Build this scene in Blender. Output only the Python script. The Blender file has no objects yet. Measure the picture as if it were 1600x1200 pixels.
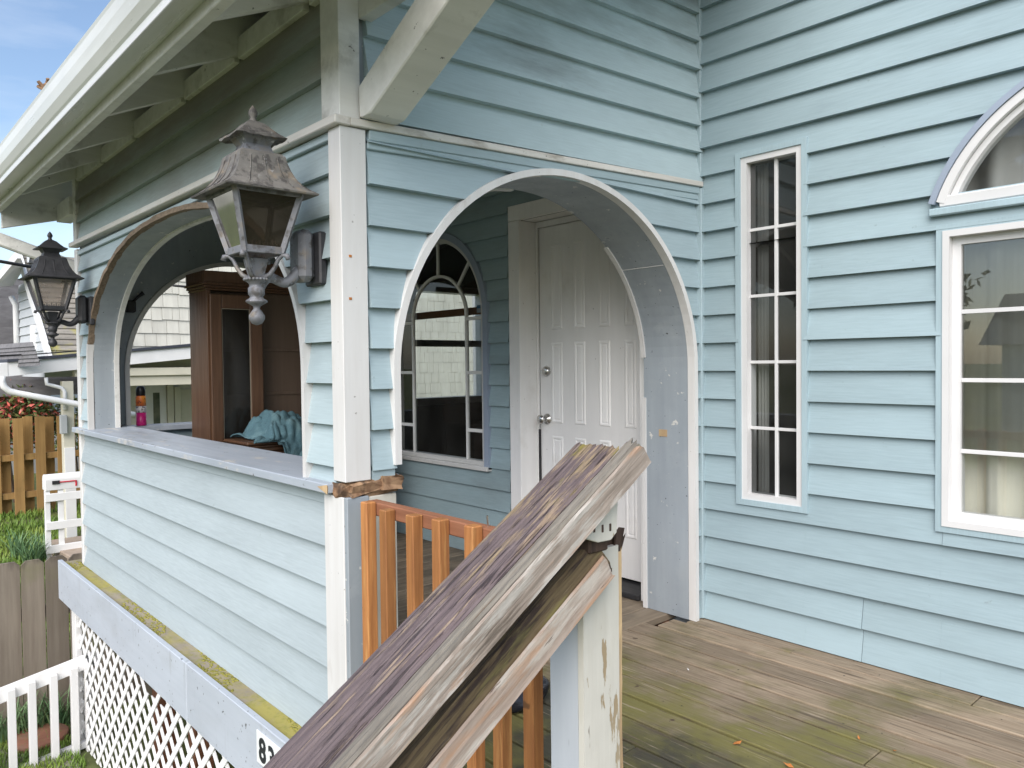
import bpy, bmesh, math, random
from mathutils import Vector, Matrix
from mathutils.noise import noise as mn0
random.seed(7)
sc = bpy.context.scene
col = sc.collection
PI = math.pi

# ------------------------------------------------------------------ camera
FPX = 1204.7946
YAW, PIT, ROL = math.radians(-0.8657), math.radians(-1.4916), math.radians(0.6469)
CAM = Vector((2.2467, -3.2579, 1.2756))
f0 = Vector((-.7564, .6541, 0)).normalized()
FWD = Vector((f0.x*math.cos(YAW)-f0.y*math.sin(YAW), f0.x*math.sin(YAW)+f0.y*math.cos(YAW), 0))
RGT = Vector((FWD.y, -FWD.x, 0))
UPV = Vector((0, 0, 1))
F2 = FWD*math.cos(PIT)+UPV*math.sin(PIT)
U2 = -FWD*math.sin(PIT)+UPV*math.cos(PIT)
CR = RGT*math.cos(ROL)-U2*math.sin(ROL)
CU = RGT*math.sin(ROL)+U2*math.cos(ROL)
cd = bpy.data.cameras.new('camera')
cam = bpy.data.objects.new('camera', cd)
col.objects.link(cam)
cam.matrix_world = Matrix(((CR.x, CU.x, -F2.x, CAM.x), (CR.y, CU.y, -F2.y, CAM.y), (CR.z, CU.z, -F2.z, CAM.z), (0, 0, 0, 1)))
cd.sensor_width = 36
cd.lens = FPX/1600*36
cd.clip_start = .05
cd.clip_end = 2000
sc.camera = cam
sc.render.resolution_x, sc.render.resolution_y = 1024, 768

# ------------------------------------------------------------------ world, sun, exposure
SUN_EL = math.radians(40)
sx, sy = .56, -.83                              # direction (x, y) towards the sun
w = bpy.data.worlds.new('World')
sc.world = w
w.use_nodes = True
wn = w.node_tree
bg = wn.nodes['Background']
sky = wn.nodes.new('ShaderNodeTexSky')
sky.sky_type = 'NISHITA'
sky.sun_disc = False
sky.sun_elevation = SUN_EL
sky.sun_rotation = math.atan2(sx, sy)
sky.air_density = 1.0
sky.dust_density = 1.2
sky.ozone_density = 1.0
# thin high cloud, thicker towards the horizon, all the way round
wtc = wn.nodes.new('ShaderNodeTexCoord')
wmp = wn.nodes.new('ShaderNodeMapping'); wmp.inputs['Scale'].default_value = (1, 1, 4.5)
wno = wn.nodes.new('ShaderNodeTexNoise'); wno.inputs['Scale'].default_value = 2.2; wno.inputs['Detail'].default_value = 8; wno.inputs['Roughness'].default_value = .55
wra = wn.nodes.new('ShaderNodeMapRange'); wra.inputs[1].default_value = .42; wra.inputs[2].default_value = .85; wra.inputs[3].default_value = 0; wra.inputs[4].default_value = .75
wmx = wn.nodes.new('ShaderNodeMix'); wmx.data_type = 'RGBA'; wmx.inputs[7].default_value = (5.2, 5.5, 6.0, 1)
wn.links.new(wtc.outputs['Generated'], wmp.inputs[0]); wn.links.new(wmp.outputs[0], wno.inputs['Vector'])
wn.links.new(wno.outputs[0], wra.inputs[0]); wn.links.new(wra.outputs[0], wmx.inputs[0])
wn.links.new(sky.outputs[0], wmx.inputs[6]); wn.links.new(wmx.outputs[2], bg.inputs[0])
bg.inputs[1].default_value = .07
sd = bpy.data.lights.new('sun', 'SUN')
sd.energy = 1.5
sd.angle = math.radians(58)
sd.color = (1, .95, .905)
sun = bpy.data.objects.new('sun', sd)
col.objects.link(sun)
sdir = Vector((sx*math.cos(SUN_EL), sy*math.cos(SUN_EL), math.sin(SUN_EL)))
sun.rotation_euler = sdir.to_track_quat('Z', 'Y').to_euler()
sun.location = (3, -8, 9)
vs = sc.view_settings
vs.view_transform = 'Standard'
vs.look = 'None'
vs.gamma = 1
vs.exposure = 1.6
vs.use_curve_mapping = False

def ray(px, py):
    x, y = px-800, 600-py
    x, y = x*math.cos(ROL)+y*math.sin(ROL), -x*math.sin(ROL)+y*math.cos(ROL)
    return F2+RGT*(x/FPX)+U2*(y/FPX)
def pl(ax, v, px, py):
    """photo pixel -> point on the world plane ax = v"""
    d = ray(px, py); i = 'xyz'.index(ax)
    return CAM+d*((v-CAM[i])/d[i])

# ------------------------------------------------------------------ materials
def M(name, base, base2=None, gaxis='x', gscale=40, stretch=14, gmix=(.35, .65), rough=.55, bump=.15, bdist=.003, layers=(), metal=0, spec=.4,
      var=.06, tone=.08, tscale=2.5, local=True):
    m = bpy.data.materials.new(name); m.use_nodes = True
    nt = m.node_tree; N = nt.nodes; L = nt.links
    p = N['Principled BSDF']
    p.inputs['Roughness'].default_value = rough
    p.inputs['Metallic'].default_value = metal
    p.inputs['Specular IOR Level'].default_value = spec
    tc = N.new('ShaderNodeTexCoord'); oi = N.new('ShaderNodeObjectInfo')
    mul = N.new('ShaderNodeMath'); mul.operation = 'MULTIPLY'; mul.inputs[1].default_value = 53.0
    L.new(oi.outputs['Random'], mul.inputs[0])
    add = N.new('ShaderNodeVectorMath'); add.operation = 'ADD'
    L.new(tc.outputs['Object'], add.inputs[0]); L.new(mul.outputs[0], add.inputs[1])
    def noise(scale, axis=None, st=1, world=False, detail=6, rgh=.6):
        mp = N.new('ShaderNodeMapping')
        s = [1, 1, 1]
        if axis: s['xyz'.index(axis)] = 1/st
        mp.inputs['Scale'].default_value = s
        L.new((tc.outputs['Object'] if world else add.outputs[0]), mp.inputs[0])
        n = N.new('ShaderNodeTexNoise'); n.inputs['Scale'].default_value = scale
        n.inputs['Detail'].default_value = detail; n.inputs['Roughness'].default_value = rgh
        L.new(mp.outputs[0], n.inputs['Vector'])
        return n.outputs['Fac']
    def rng(v, a, b, c=0, d=1):
        r = N.new('ShaderNodeMapRange'); r.inputs[1].default_value = a; r.inputs[2].default_value = b
        r.inputs[3].default_value = c; r.inputs[4].default_value = d; L.new(v, r.inputs[0]); return r.outputs[0]
    def mix(fac, a, b, mode='MIX'):
        x = N.new('ShaderNodeMix'); x.data_type = 'RGBA'; x.blend_type = mode
        if isinstance(fac, (int, float)): x.inputs[0].default_value = fac
        else: L.new(fac, x.inputs[0])
        for i, c in ((6, a), (7, b)):
            if isinstance(c, tuple): x.inputs[i].default_value = c+(1,)
            else: L.new(c, x.inputs[i])
        return x.outputs[2]
    g = noise(gscale, gaxis, stretch)
    c = base
    if base2: c = mix(rng(g, gmix[0], gmix[1]), base, base2)
    t = noise(tscale, gaxis, 2, detail=3)
    hs = N.new('ShaderNodeHueSaturation')
    a = N.new('ShaderNodeMath'); a.operation = 'ADD'
    L.new(rng(t, .25, .75, 1-tone, 1+tone), a.inputs[0]); L.new(rng(oi.outputs['Random'], 0, 1, -var, var), a.inputs[1])
    L.new(a.outputs[0], hs.inputs['Value'])
    if isinstance(c, tuple): hs.inputs['Color'].default_value = c+(1,)
    else: L.new(c, hs.inputs['Color'])
    c = hs.outputs[0]
    hts = []
    for ly in layers:
        n = noise(ly.get('scale', 5), ly.get('axis'), ly.get('st', 1), ly.get('world', False), ly.get('detail', 7), ly.get('rgh', .62))
        if 'grad' in ly:
            ax, ga, gb, amt = ly['grad']
            sp = N.new('ShaderNodeSeparateXYZ'); L.new(tc.outputs['Object'], sp.inputs[0])
            q = rng(sp.outputs['xyz'.index(ax)], ga, gb, -amt, amt)
            ad = N.new('ShaderNodeMath'); ad.operation = 'ADD'; L.new(n, ad.inputs[0]); L.new(q, ad.inputs[1]); n = ad.outputs[0]
        k = rng(n, ly.get('lo', .55), ly.get('hi', .65), 0, ly.get('amt', 1))
        c = mix(k, c, ly['col'])
        if ly.get('relief'): hts.append((k, ly['relief']))
    L.new(c, p.inputs['Base Color'])
    r2 = rng(g, .3, .7, max(0, rough-.08), min(1, rough+.08)); L.new(r2, p.inputs['Roughness'])
    h = g
    for k, amt in hts:
        q = N.new('ShaderNodeMath'); q.operation = 'MULTIPLY_ADD'; L.new(k, q.inputs[0]); q.inputs[1].default_value = amt; L.new(h, q.inputs[2]); h = q.outputs[0]
    b = N.new('ShaderNodeBump'); b.inputs['Strength'].default_value = bump; b.inputs['Distance'].default_value = bdist
    L.new(h, b.inputs['Height']); L.new(b.outputs[0], p.inputs['Normal'])
    return m

def glass(name, tint=(.9, .93, .93), rough=.0, refl=1.5, dirt=0.0, dirtcol=(.6, .6, .55)):
    m = bpy.data.materials.new(name); m.use_nodes = True
    nt = m.node_tree; N = nt.nodes; L = nt.links
    N.remove(N['Principled BSDF']); out = N['Material Output']
    tr = N.new('ShaderNodeBsdfTransparent'); tr.inputs[0].default_value = tint+(1,)
    gl = N.new('ShaderNodeBsdfGlossy'); gl.inputs['Roughness'].default_value = rough
    fr = N.new('ShaderNodeFresnel'); fr.inputs['IOR'].default_value = refl
    mx = N.new('ShaderNodeMixShader'); L.new(fr.outputs[0], mx.inputs[0]); L.new(tr.outputs[0], mx.inputs[1]); L.new(gl.outputs[0], mx.inputs[2])
    last = mx
    if dirt:
        df = N.new('ShaderNodeBsdfDiffuse'); df.inputs[0].default_value = dirtcol+(1,)
        tl = N.new('ShaderNodeBsdfTranslucent'); tl.inputs[0].default_value = dirtcol+(1,)
        m0 = N.new('ShaderNodeMixShader'); m0.inputs[0].default_value = .5; L.new(df.outputs[0], m0.inputs[1]); L.new(tl.outputs[0], m0.inputs[2])
        n = N.new('ShaderNodeTexNoise'); n.inputs['Scale'].default_value = 6; n.inputs['Detail'].default_value = 6
        tc = N.new('ShaderNodeTexCoord'); L.new(tc.outputs['Object'], n.inputs['Vector'])
        r = N.new('ShaderNodeMapRange'); r.inputs[1].default_value = .3; r.inputs[2].default_value = .75; r.inputs[3].default_value = dirt*.4; r.inputs[4].default_value = dirt*1.6
        L.new(n.outputs[0], r.inputs[0])
        m1 = N.new('ShaderNodeMixShader'); L.new(r.outputs[0], m1.inputs[0]); L.new(mx.outputs[0], m1.inputs[1]); L.new(m0.outputs[0], m1.inputs[2]); last = m1
    L.new(last.outputs[0], out.inputs[0])
    return m

GRIME = (.10, .095, .075)
def siding(name, colr, ax, grime_shade=.0, lo=.58, hi=.82, grad=None, gcol=GRIME, st=4):
    ly = [dict(col=(.13, .15, .13), scale=30, lo=.70, hi=.78, amt=.35, detail=3),
          dict(col=tuple(min(1, q*1.18+.02) for q in colr), scale=1.6, axis=ax, st=3, lo=.5, hi=.75, amt=.45, detail=4)]
    if grime_shade: ly.append(dict(col=gcol, scale=2.6, axis=ax, st=st, lo=lo, hi=hi, amt=grime_shade, world=True, **({'grad': grad} if grad else {})))
    return M(name, colr, tuple(q*.9 for q in colr), gaxis=ax, gscale=150, stretch=16, rough=.5, bump=.3, bdist=.0016, layers=ly, var=.055, tone=.07, spec=.35)
BLUE = (.30, .395, .432)
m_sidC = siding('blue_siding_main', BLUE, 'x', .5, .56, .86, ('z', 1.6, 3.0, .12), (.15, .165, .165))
m_sidD = siding('blue_siding_porch', (.30, .40, .43), 'x', .6, .48, .78)
m_sidB = siding('blue_siding_side', (.335, .43, .465), 'y', .2, .6, .9)
m_sidBu = siding('blue_siding_side_upper', (.42, .525, .555), 'y', .85, .48, .72, ('z', 2.2, 3.1, .16), (.12, .13, .125))
m_sidAl = siding('pale_blue_siding', (.375, .435, .46), 'x', .12, .6, .9)
m_sidAm = siding('blue_siding_arch', (.38, .465, .49), 'x', .55, .5, .8, None, (.12, .13, .12))
m_sidAu = siding('mildewed_shaded_blue_siding', (.36, .43, .42), 'x', .92, .34, .62, ('z', 2.1, 2.5, .16), (.23, .215, .185))  # mildew plus eave shade painted into the colour, stronger towards the top
m_white = M('white_trim_paint', (.63, .625, .615), (.585, .575, .56), gaxis='z', gscale=30, rough=.5, bump=.2, layers=[dict(col=(.30, .25, .19), scale=7, axis='z', st=4, lo=.64, hi=.8, amt=.6), dict(col=(.12, .10, .08), scale=60, lo=.72, hi=.78, amt=.6, detail=2)])
m_whiteH = M('white_trim_horizontal', (.70, .68, .64), (.60, .57, .52), gaxis='x', gscale=30, rough=.55, bump=.2, layers=[dict(col=(.26, .22, .17), scale=9, axis='x', st=3, lo=.58, hi=.75, amt=.6), dict(col=(.07, .06, .05), scale=45, lo=.70, hi=.76, amt=.8, detail=2)])
m_eave = M('white_eave_paint', (.70, .695, .665), (.62, .615, .585), gaxis='y', gscale=20, rough=.6, bump=.15, layers=[dict(col=(.13, .12, .09), scale=5, lo=.56, hi=.75, amt=.6), dict(col=(.05, .045, .04), scale=30, lo=.70, hi=.74, amt=.8, detail=3)])
m_gutter = M('white_gutter_paint', (.64, .65, .625), None, gaxis='x', gscale=18, stretch=10, rough=.32, bump=.03, spec=.5, layers=[dict(col=(.22, .22, .15), scale=3, axis='x', st=8, lo=.55, hi=.8, amt=.5), dict(col=(.78, .78, .76), scale=40, lo=.70, hi=.74, amt=.6, detail=2)])
m_lining = M('grey_blue_lining', (.305, .34, .37), (.27, .305, .335), gaxis='z', gscale=14, rough=.5, bump=.12, tone=.12, layers=[dict(col=(.62, .61, .57), scale=20, lo=.655, hi=.67, amt=.9, detail=9, relief=-.5), dict(col=(.40, .43, .45), scale=6, lo=.55, hi=.7, amt=.5), dict(col=(.20, .23, .26), scale=3, lo=.55, hi=.8, amt=.5), dict(col=(.04, .035, .03), scale=70, lo=.75, hi=.77, amt=.9, detail=1)])
m_cap = M('worn_grey_sill_paint', (.385, .425, .475), (.33, .37, .42), gaxis='x', gscale=18, rough=.45, bump=.2, tone=.12, layers=[dict(col=(.52, .50, .46), scale=14, axis='x', st=3, lo=.58, hi=.64, amt=.7), dict(col=(.20, .20, .20), scale=5, axis='x', st=3, lo=.56, hi=.72, amt=.6), dict(col=(.06, .055, .05), scale=26, lo=.655, hi=.69, amt=.8, detail=3)])
m_fascia = M('pale_lavender_fascia', (.435, .475, .53), (.41, .45, .50), gaxis='x', gscale=20, rough=.5, bump=.06, layers=[dict(col=(.24, .25, .25), scale=22, axis='z', st=8, lo=.58, hi=.74, amt=.5), dict(col=(.30, .32, .33), scale=3, axis='x', st=2, lo=.52, hi=.7, amt=.45), dict(col=(.06, .06, .055), scale=40, lo=.69, hi=.72, amt=.8, detail=2)])
m_ledge = M('mossy_ledge_board', (.30, .26, .20), (.22, .19, .14), gaxis='x', gscale=20, rough=.9, bump=.5, layers=[dict(col=(.34, .30, .075), scale=3.4, lo=.44, hi=.58, amt=.9, detail=9, relief=.6), dict(col=(.22, .22, .05), scale=28, lo=.5, hi=.65, amt=.7), dict(col=(.05, .04, .03), scale=30, lo=.70, hi=.75, amt=.9)])
def wood(name, c1, c2, ax, **k):
    ly = k.pop('layers', [])
    return M(name, c1, c2, gaxis=ax, gscale=k.pop('gscale', 34), stretch=k.pop('stretch', 16), rough=k.pop('rough', .75), bump=k.pop('bump', .45), bdist=.003, layers=ly, var=k.pop('var', .12), tone=.14, **k)
_dk = lambda ax: [dict(col=(.10, .098, .035), scale=1.3, world=True, lo=.43, hi=.60, amt=.8, grad=('y', -.35, -1.15, .13)),
        dict(col=(.035, .036, .028), scale=1.7, world=True, lo=.50, hi=.66, amt=.85, grad=('y', -.45, -1.5, .27)),
        dict(col=(.18, .165, .045), scale=2.6, world=True, lo=.56, hi=.70, amt=.6, grad=('y', -.1, -.8, .1)),
        dict(col=(.03, .025, .02), scale=38, lo=.70, hi=.74, amt=.9, detail=3), dict(col=(.08, .06, .042), scale=48, axis=ax, st=14, lo=.57, hi=.66, amt=.75), dict(col=(.40, .33, .25), scale=70, axis=ax, st=16, lo=.60, hi=.68, amt=.5), dict(col=(.07, .045, .03), scale=9, lo=.735, hi=.76, amt=.9, detail=2)]
m_deckx = wood('weathered_deck_wood', (.31, .245, .175), (.20, .152, .105), 'x', gscale=90, stretch=18, var=.2, layers=_dk('x'))
m_decky = wood('weathered_deck_wood_porch', (.27, .22, .16), (.18, .14, .10), 'y', gscale=26, layers=[dict(col=(.05, .045, .035), scale=3, lo=.45, hi=.7, amt=.7)])
m_picket = wood('orange_cedar', (.40, .175, .06), (.26, .105, .035), 'z', gscale=60, rough=.55, bump=.4, var=.2, layers=[dict(col=(.55, .30, .11), scale=30, axis='z', st=14, lo=.58, hi=.68, amt=.6), dict(col=(.10, .045, .02), scale=9, lo=.70, hi=.74, amt=.85, detail=3), dict(col=(.16, .06, .02), scale=8, axis='z', st=12, lo=.62, hi=.72, amt=.7)])
m_redrail = wood('red_brown_rail_wood', (.30, .13, .07), (.20, .08, .04), 'x', layers=[])
m_railcap = M('flaking_purple_brown_paint', (.105, .08, .082), (.14, .108, .108), gaxis='x', gscale=150, stretch=26, rough=.6, bump=.7, bdist=.003, tone=.15, var=0, layers=[
    dict(col=(.33, .25, .17), scale=80, axis='x', st=12, lo=.55, hi=.63, amt=.65, relief=-.8, grad=('x', 1.3, -.12, .05)),
    dict(col=(.30, .225, .12), scale=34, axis='x', st=4.5, lo=.55, hi=.66, amt=.75, relief=-.5, grad=('x', .62, -.05, .12)),
    dict(col=(.20, .17, .03), scale=26, axis='x', st=2.5, lo=.62, hi=.72, amt=.8, grad=('x', .4, 0, .12)),
    dict(col=(.028, .02, .022), scale=110, axis='x', st=24, lo=.55, hi=.61, amt=.9, relief=-.6), dict(col=(.055, .04, .04), scale=12, axis='x', st=4, lo=.56, hi=.66, amt=.7), dict(col=(.22, .185, .175), scale=30, axis='x', st=7, lo=.60, hi=.68, amt=.5)])
m_railpink = M('pinkish_peeling_rail_face', (.46, .37, .31), (.36, .28, .23), gaxis='x', gscale=130, stretch=20, rough=.8, bump=.7, bdist=.003, var=0, layers=[dict(col=(.58, .53, .47), scale=22, axis='x', st=7, lo=.50, hi=.57, amt=.8), dict(col=(.45, .25, .14), scale=16, axis='x', st=6, lo=.55, hi=.66, amt=.7), dict(col=(.11, .075, .055), scale=80, axis='x', st=10, lo=.63, hi=.68, amt=.9)])
m_railgrey = M('weathered_grey_rail_wood', (.235, .215, .18), (.15, .135, .115), gaxis='x', gscale=120, stretch=22, rough=.85, bump=.8, bdist=.003, tone=.15, var=0, layers=[
    dict(col=(.13, .09, .055), scale=60, axis='x', st=16, lo=.56, hi=.64, amt=.8), dict(col=(.44, .44, .26), scale=24, axis='x', st=2, lo=.70, hi=.74, amt=.8), dict(col=(.22, .23, .05), scale=7, axis='x', st=4, lo=.62, hi=.72, amt=.7)])
m_railwhite = M('peeling_white_rail_wood', (.37, .31, .265), (.25, .205, .17), gaxis='x', gscale=130, stretch=20, rough=.8, bump=.7, bdist=.003, var=0, layers=[
    dict(col=(.50, .47, .43), scale=36, axis='x', st=8, lo=.50, hi=.57, amt=.8), dict(col=(.12, .095, .075), scale=50, axis='x', st=14, lo=.57, hi=.63, amt=.8), dict(col=(.20, .19, .06), scale=12, axis='x', st=5, lo=.62, hi=.72, amt=.8), dict(col=(.45, .25, .14), scale=18, axis='x', st=6, lo=.57, hi=.68, amt=.75), dict(col=(.13, .09, .07), scale=90, axis='x', st=10, lo=.66, hi=.70, amt=.9)])
m_raildark = M('dark_mossy_rail_wood', (.20, .145, .08), (.12, .085, .048), gaxis='x', gscale=110, stretch=20, rough=.85, bump=.6, bdist=.004, var=0, layers=[
    dict(col=(.045, .03, .027), scale=44, axis='x', st=14, lo=.51, hi=.59, amt=.9), dict(col=(.26, .23, .08), scale=18, axis='x', st=5, lo=.58, hi=.70, amt=.7), dict(col=(.33, .27, .18), scale=24, axis='x', st=16, lo=.63, hi=.68, amt=.8)])
m_newel = M('peeling_white_newel_paint', (.62, .60, .54), (.57, .55, .49), gaxis='z', gscale=26, stretch=12, rough=.6, bump=.35, var=.02, layers=[
    dict(col=(.33, .25, .15), scale=16, axis='z', st=5, lo=.62, hi=.635, amt=.95, relief=-.8), dict(col=(.45, .42, .33), scale=5, axis='z', st=3, lo=.5, hi=.7, amt=.6), dict(col=(.14, .11, .08), scale=44, axis='z', st=4, lo=.72, hi=.76, amt=.9, detail=2)])
m_newelblue = M('blue_white_newel_paint', (.52, .55, .59), (.48, .51, .55), gaxis='z', gscale=26, stretch=12, rough=.6, bump=.3, var=.0, layers=[dict(col=(.14, .14, .14), scale=40, axis='z', st=5, lo=.70, hi=.75, amt=.85, detail=2), dict(col=(.20, .20, .06), scale=5, axis='z', st=5, lo=.66, hi=.75, amt=.7)])
m_rawwood = wood('raw_splintered_wood', (.30, .19, .11), (.16, .09, .05), 'x', layers=[dict(col=(.05, .03, .02), scale=20, lo=.55, hi=.65, amt=.8)])
m_pinewood = wood('pale_split_pine', (.52, .38, .22), (.40, .27, .15), 'z')
m_rotwood = wood('dark_rotten_wood', (.09, .055, .04), (.035, .022, .018), 'z', bump=.8)
m_brownedge = wood('raw_brown_board_edge', (.27, .20, .14), (.16, .12, .085), 'x', gscale=60, stretch=3, bump=.9)
m_vinyl = M('white_vinyl', (.62, .62, .62), None, rough=.35, bump=.02, layers=[dict(col=(.45, .42, .37), scale=20, lo=.66, hi=.8, amt=.4)], var=.01)
m_alu = M('grey_white_window_frame', (.58, .58, .56), None, rough=.35, bump=.03, layers=[dict(col=(.25, .24, .22), scale=18, lo=.60, hi=.8, amt=.5)], var=.01)
m_alum = M('pale_muntin_paint', (.72, .72, .70), None, rough=.4, bump=.02, var=.01)
m_greytrim = M('blue_grey_arch_trim', (.27, .32, .40), None, rough=.45, bump=.05)
m_pane = glass('window_glass', (.82, .85, .85), 0, 1.62, .05)
m_paneR = glass('window_glass_bright', (.84, .86, .86), 0, 2.35, .05)
m_door = M('white_door_paint', (.84, .83, .815), (.81, .80, .785), gaxis='z', gscale=30, rough=.45, bump=.06, layers=[dict(col=(.38, .34, .28), scale=3, lo=.58, hi=.85, amt=.45), dict(col=(.15, .13, .11), scale=50, lo=.74, hi=.77, amt=.8, detail=2)])
m_steel = M('brushed_nickel', (.55, .54, .52), None, rough=.28, metal=1, bump=.02, var=0)
m_black = M('black_rubber', (.025, .025, .027), None, rough=.6, bump=.05)
m_lampgrey = M('weathered_pewter_metal', (.17, .175, .19), (.225, .228, .245), gaxis='z', gscale=22, stretch=1, rough=.6, bump=.35, bdist=.002, metal=.25, tone=.2, var=0, layers=[
    dict(col=(.085, .08, .075), scale=26, lo=.52, hi=.62, amt=.85), dict(col=(.24, .20, .15), scale=11, lo=.54, hi=.66, amt=.75), dict(col=(.42, .42, .43), scale=48, lo=.63, hi=.68, amt=.8)])
m_lamphood = M('rusty_brown_grey_hood_metal', (.135, .128, .12), (.175, .165, .15), gaxis='z', gscale=30, stretch=1, rough=.7, bump=.5, bdist=.002, metal=.15, tone=.2, var=0, layers=[dict(col=(.065, .06, .058), scale=24, lo=.50, hi=.60, amt=.85), dict(col=(.26, .21, .155), scale=16, lo=.55, hi=.66, amt=.8), dict(col=(.32, .32, .33), scale=60, lo=.63, hi=.68, amt=.7)])
m_lampblack = M('aged_black_lantern_metal', (.035, .036, .040), (.05, .05, .055), gaxis='z', gscale=22, stretch=1, rough=.5, bump=.15, metal=.2, var=0, layers=[dict(col=(.10, .095, .09), scale=14, lo=.58, hi=.72, amt=.6)])
m_lampglass = glass('smoky_lantern_glass', (.34, .29, .25), .05, 1.5, .45, (.10, .08, .065))
m_lampglass2 = glass('milky_lantern_glass', (.80, .74, .68), .05, 1.5, .30, (.80, .72, .66))
m_hutch = wood('brown_hutch_wood', (.115, .058, .031), (.08, .040, .021), 'z', gscale=60, rough=.4, bump=.1, layers=[], var=0)
m_hutchdk = wood('dark_hutch_backing', (.115, .078, .055), (.095, .064, .045), 'z', gscale=16, rough=.55, bump=.1, var=0)
m_towel = M('teal_towel_cloth', (.085, .165, .19), (.06, .12, .145), gaxis='x', gscale=180, stretch=1, rough=.95, bump=.8, bdist=.003, tone=.2, var=0, layers=[dict(col=(.20, .32, .34), scale=9, lo=.52, hi=.7, amt=.6)])
m_paper = M('crumpled_pinkish_paper', (.45, .38, .35), None, rough=.8, bump=.3, gscale=20, stretch=1)
m_carton = M('pale_grey_carton', (.42, .43, .43), None, rough=.7, bump=.05)
m_ground = M('lawn_earth', (.10, .12, .035), (.07, .085, .03), gscale=3, stretch=1, rough=.95, bump=.6, bdist=.02, layers=[dict(col=(.22, .25, .05), scale=.8, lo=.5, hi=.65, amt=.6)])
m_path = M('damp_concrete_path', (.26, .24, .205), (.19, .18, .155), gscale=9, stretch=1, rough=.9, bump=.4, layers=[dict(col=(.16, .18, .05), scale=3, lo=.52, hi=.64, amt=.8)])
m_grass = M('grass_blades', (.13, .22, .035), None, var=.2, rough=.55, bump=0, layers=[dict(col=(.24, .30, .05), scale=2.2, lo=.45, hi=.65, amt=.8), dict(col=(.07, .15, .03), scale=5, lo=.55, hi=.65, amt=.7)])
m_irisleaf = M('blue_green_strap_leaf', (.12, .22, .10), None, rough=.5, bump=0, layers=[dict(col=(.20, .30, .13), scale=6, lo=.45, hi=.65, amt=.8)])
m_greyfence = wood('weathered_grey_fence_wood', (.235, .20, .16), (.17, .14, .11), 'z', gscale=18, layers=[dict(col=(.16, .17, .06), scale=2.2, lo=.52, hi=.72, amt=.6), dict(col=(.06, .045, .035), scale=9, axis='z', st=2, lo=.70, hi=.75, amt=.8), dict(col=(.06, .05, .04), scale=9, axis='z', st=6, lo=.6, hi=.75, amt=.7, grad=('z', -.25, -.02, .2))])
m_brownfence = wood('tan_cedar_fence_wood', (.42, .255, .095), (.31, .18, .065), 'z', gscale=14, layers=[dict(col=(.15, .12, .04), scale=2, lo=.54, hi=.7, amt=.6)])
m_railwh2 = M('bright_white_rail_paint', (.70, .695, .69), None, gaxis='z', gscale=16, rough=.5, bump=.06, layers=[dict(col=(.50, .50, .44), scale=7, axis='z', st=4, lo=.62, hi=.8, amt=.5)])
m_lattice = M('white_vinyl_lattice', (.80, .80, .80), None, rough=.45, bump=.03, layers=[dict(col=(.45, .46, .40), scale=7, lo=.62, hi=.8, amt=.4)])
m_terra = M('terracotta', (.27, .125, .08), (.22, .10, .065), gscale=10, stretch=1, rough=.8, bump=.25, layers=[dict(col=(.17, .14, .10), scale=6, lo=.55, hi=.7, amt=.6)])
m_post = wood('red_brown_support_post', (.22, .10, .055), (.15, .065, .035), 'z')
m_plaque = M('white_number_tile', (.72, .75, .74), None, rough=.4, bump=.02, layers=[dict(col=(.45, .45, .38), scale=20, lo=.62, hi=.75, amt=.5)])
m_ink = M('black_number_paint', (.012, .016, .022), None, rough=.4, bump=0)
m_cream = M('cream_wood_shingle', (.66, .645, .56), (.58, .565, .49), gaxis='z', gscale=12, stretch=10, rough=.75, bump=.35, bdist=.006, var=.05, layers=[dict(col=(.40, .38, .32), scale=6, axis='z', st=5, lo=.6, hi=.8, amt=.5)])
m_creamtrim = M('cream_trim_paint', (.60, .575, .465), None, rough=.6, bump=.1, layers=[dict(col=(.34, .31, .24), scale=5, axis='y', st=4, lo=.6, hi=.8, amt=.5)])
m_nwhite = M('neighbour_white_paint', (.78, .78, .77), None, rough=.5, bump=.05)
m_roofdark = M('dark_roof_edge', (.045, .05, .065), None, rough=.7, bump=.1)
m_shingle = M('mossy_asphalt_shingle', (.29, .265, .225), (.20, .185, .16), gaxis='y', gscale=14, stretch=3, rough=.95, bump=.6, bdist=.01, tone=.2, var=.12, layers=[dict(col=(.36, .33, .07), scale=1.6, lo=.54, hi=.66, amt=.75, grad=('z', 2.6, 1.2, .1)), dict(col=(.10, .10, .10), scale=26, lo=.6, hi=.7, amt=.6)])
m_shinglegrey = M('grey_asphalt_shingle', (.20, .195, .20), (.15, .145, .15), gaxis='y', gscale=12, stretch=3, rough=.95, bump=.5, bdist=.01, tone=.15, var=.12)
m_greysid = M('pale_grey_lap_siding', (.56, .59, .61), None, rough=.6, bump=.08, gaxis='x', var=.03)
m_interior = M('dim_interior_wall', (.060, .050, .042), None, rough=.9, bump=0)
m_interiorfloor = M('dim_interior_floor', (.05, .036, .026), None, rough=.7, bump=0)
m_curtain = M('cream_curtain_cloth', (.80, .78, .66), (.74, .72, .60), gaxis='z', gscale=30, stretch=20, rough=.95, bump=.15)
m_plastic = M('black_plastic_bag', (.015, .016, .022), None, rough=.22, bump=.5, gscale=14, stretch=1, bdist=.02)
m_leafdead = M('orange_dead_leaf', (.45, .17, .045), None, rough=.8, bump=.1)
m_canblack = M('black_can_cap', (.012, .012, .014), None, rough=.35, bump=0)
m_canmag = M('magenta_can_band', (.52, .02, .17), None, rough=.3, bump=0)
m_canor = M('orange_can_band', (.75, .28, .04), (.55, .10, .04), gaxis='x', gscale=14, stretch=1, rough=.3, bump=0, layers=[dict(col=(.03, .03, .04), scale=60, lo=.60, hi=.63, amt=.9, detail=1)])
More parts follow.
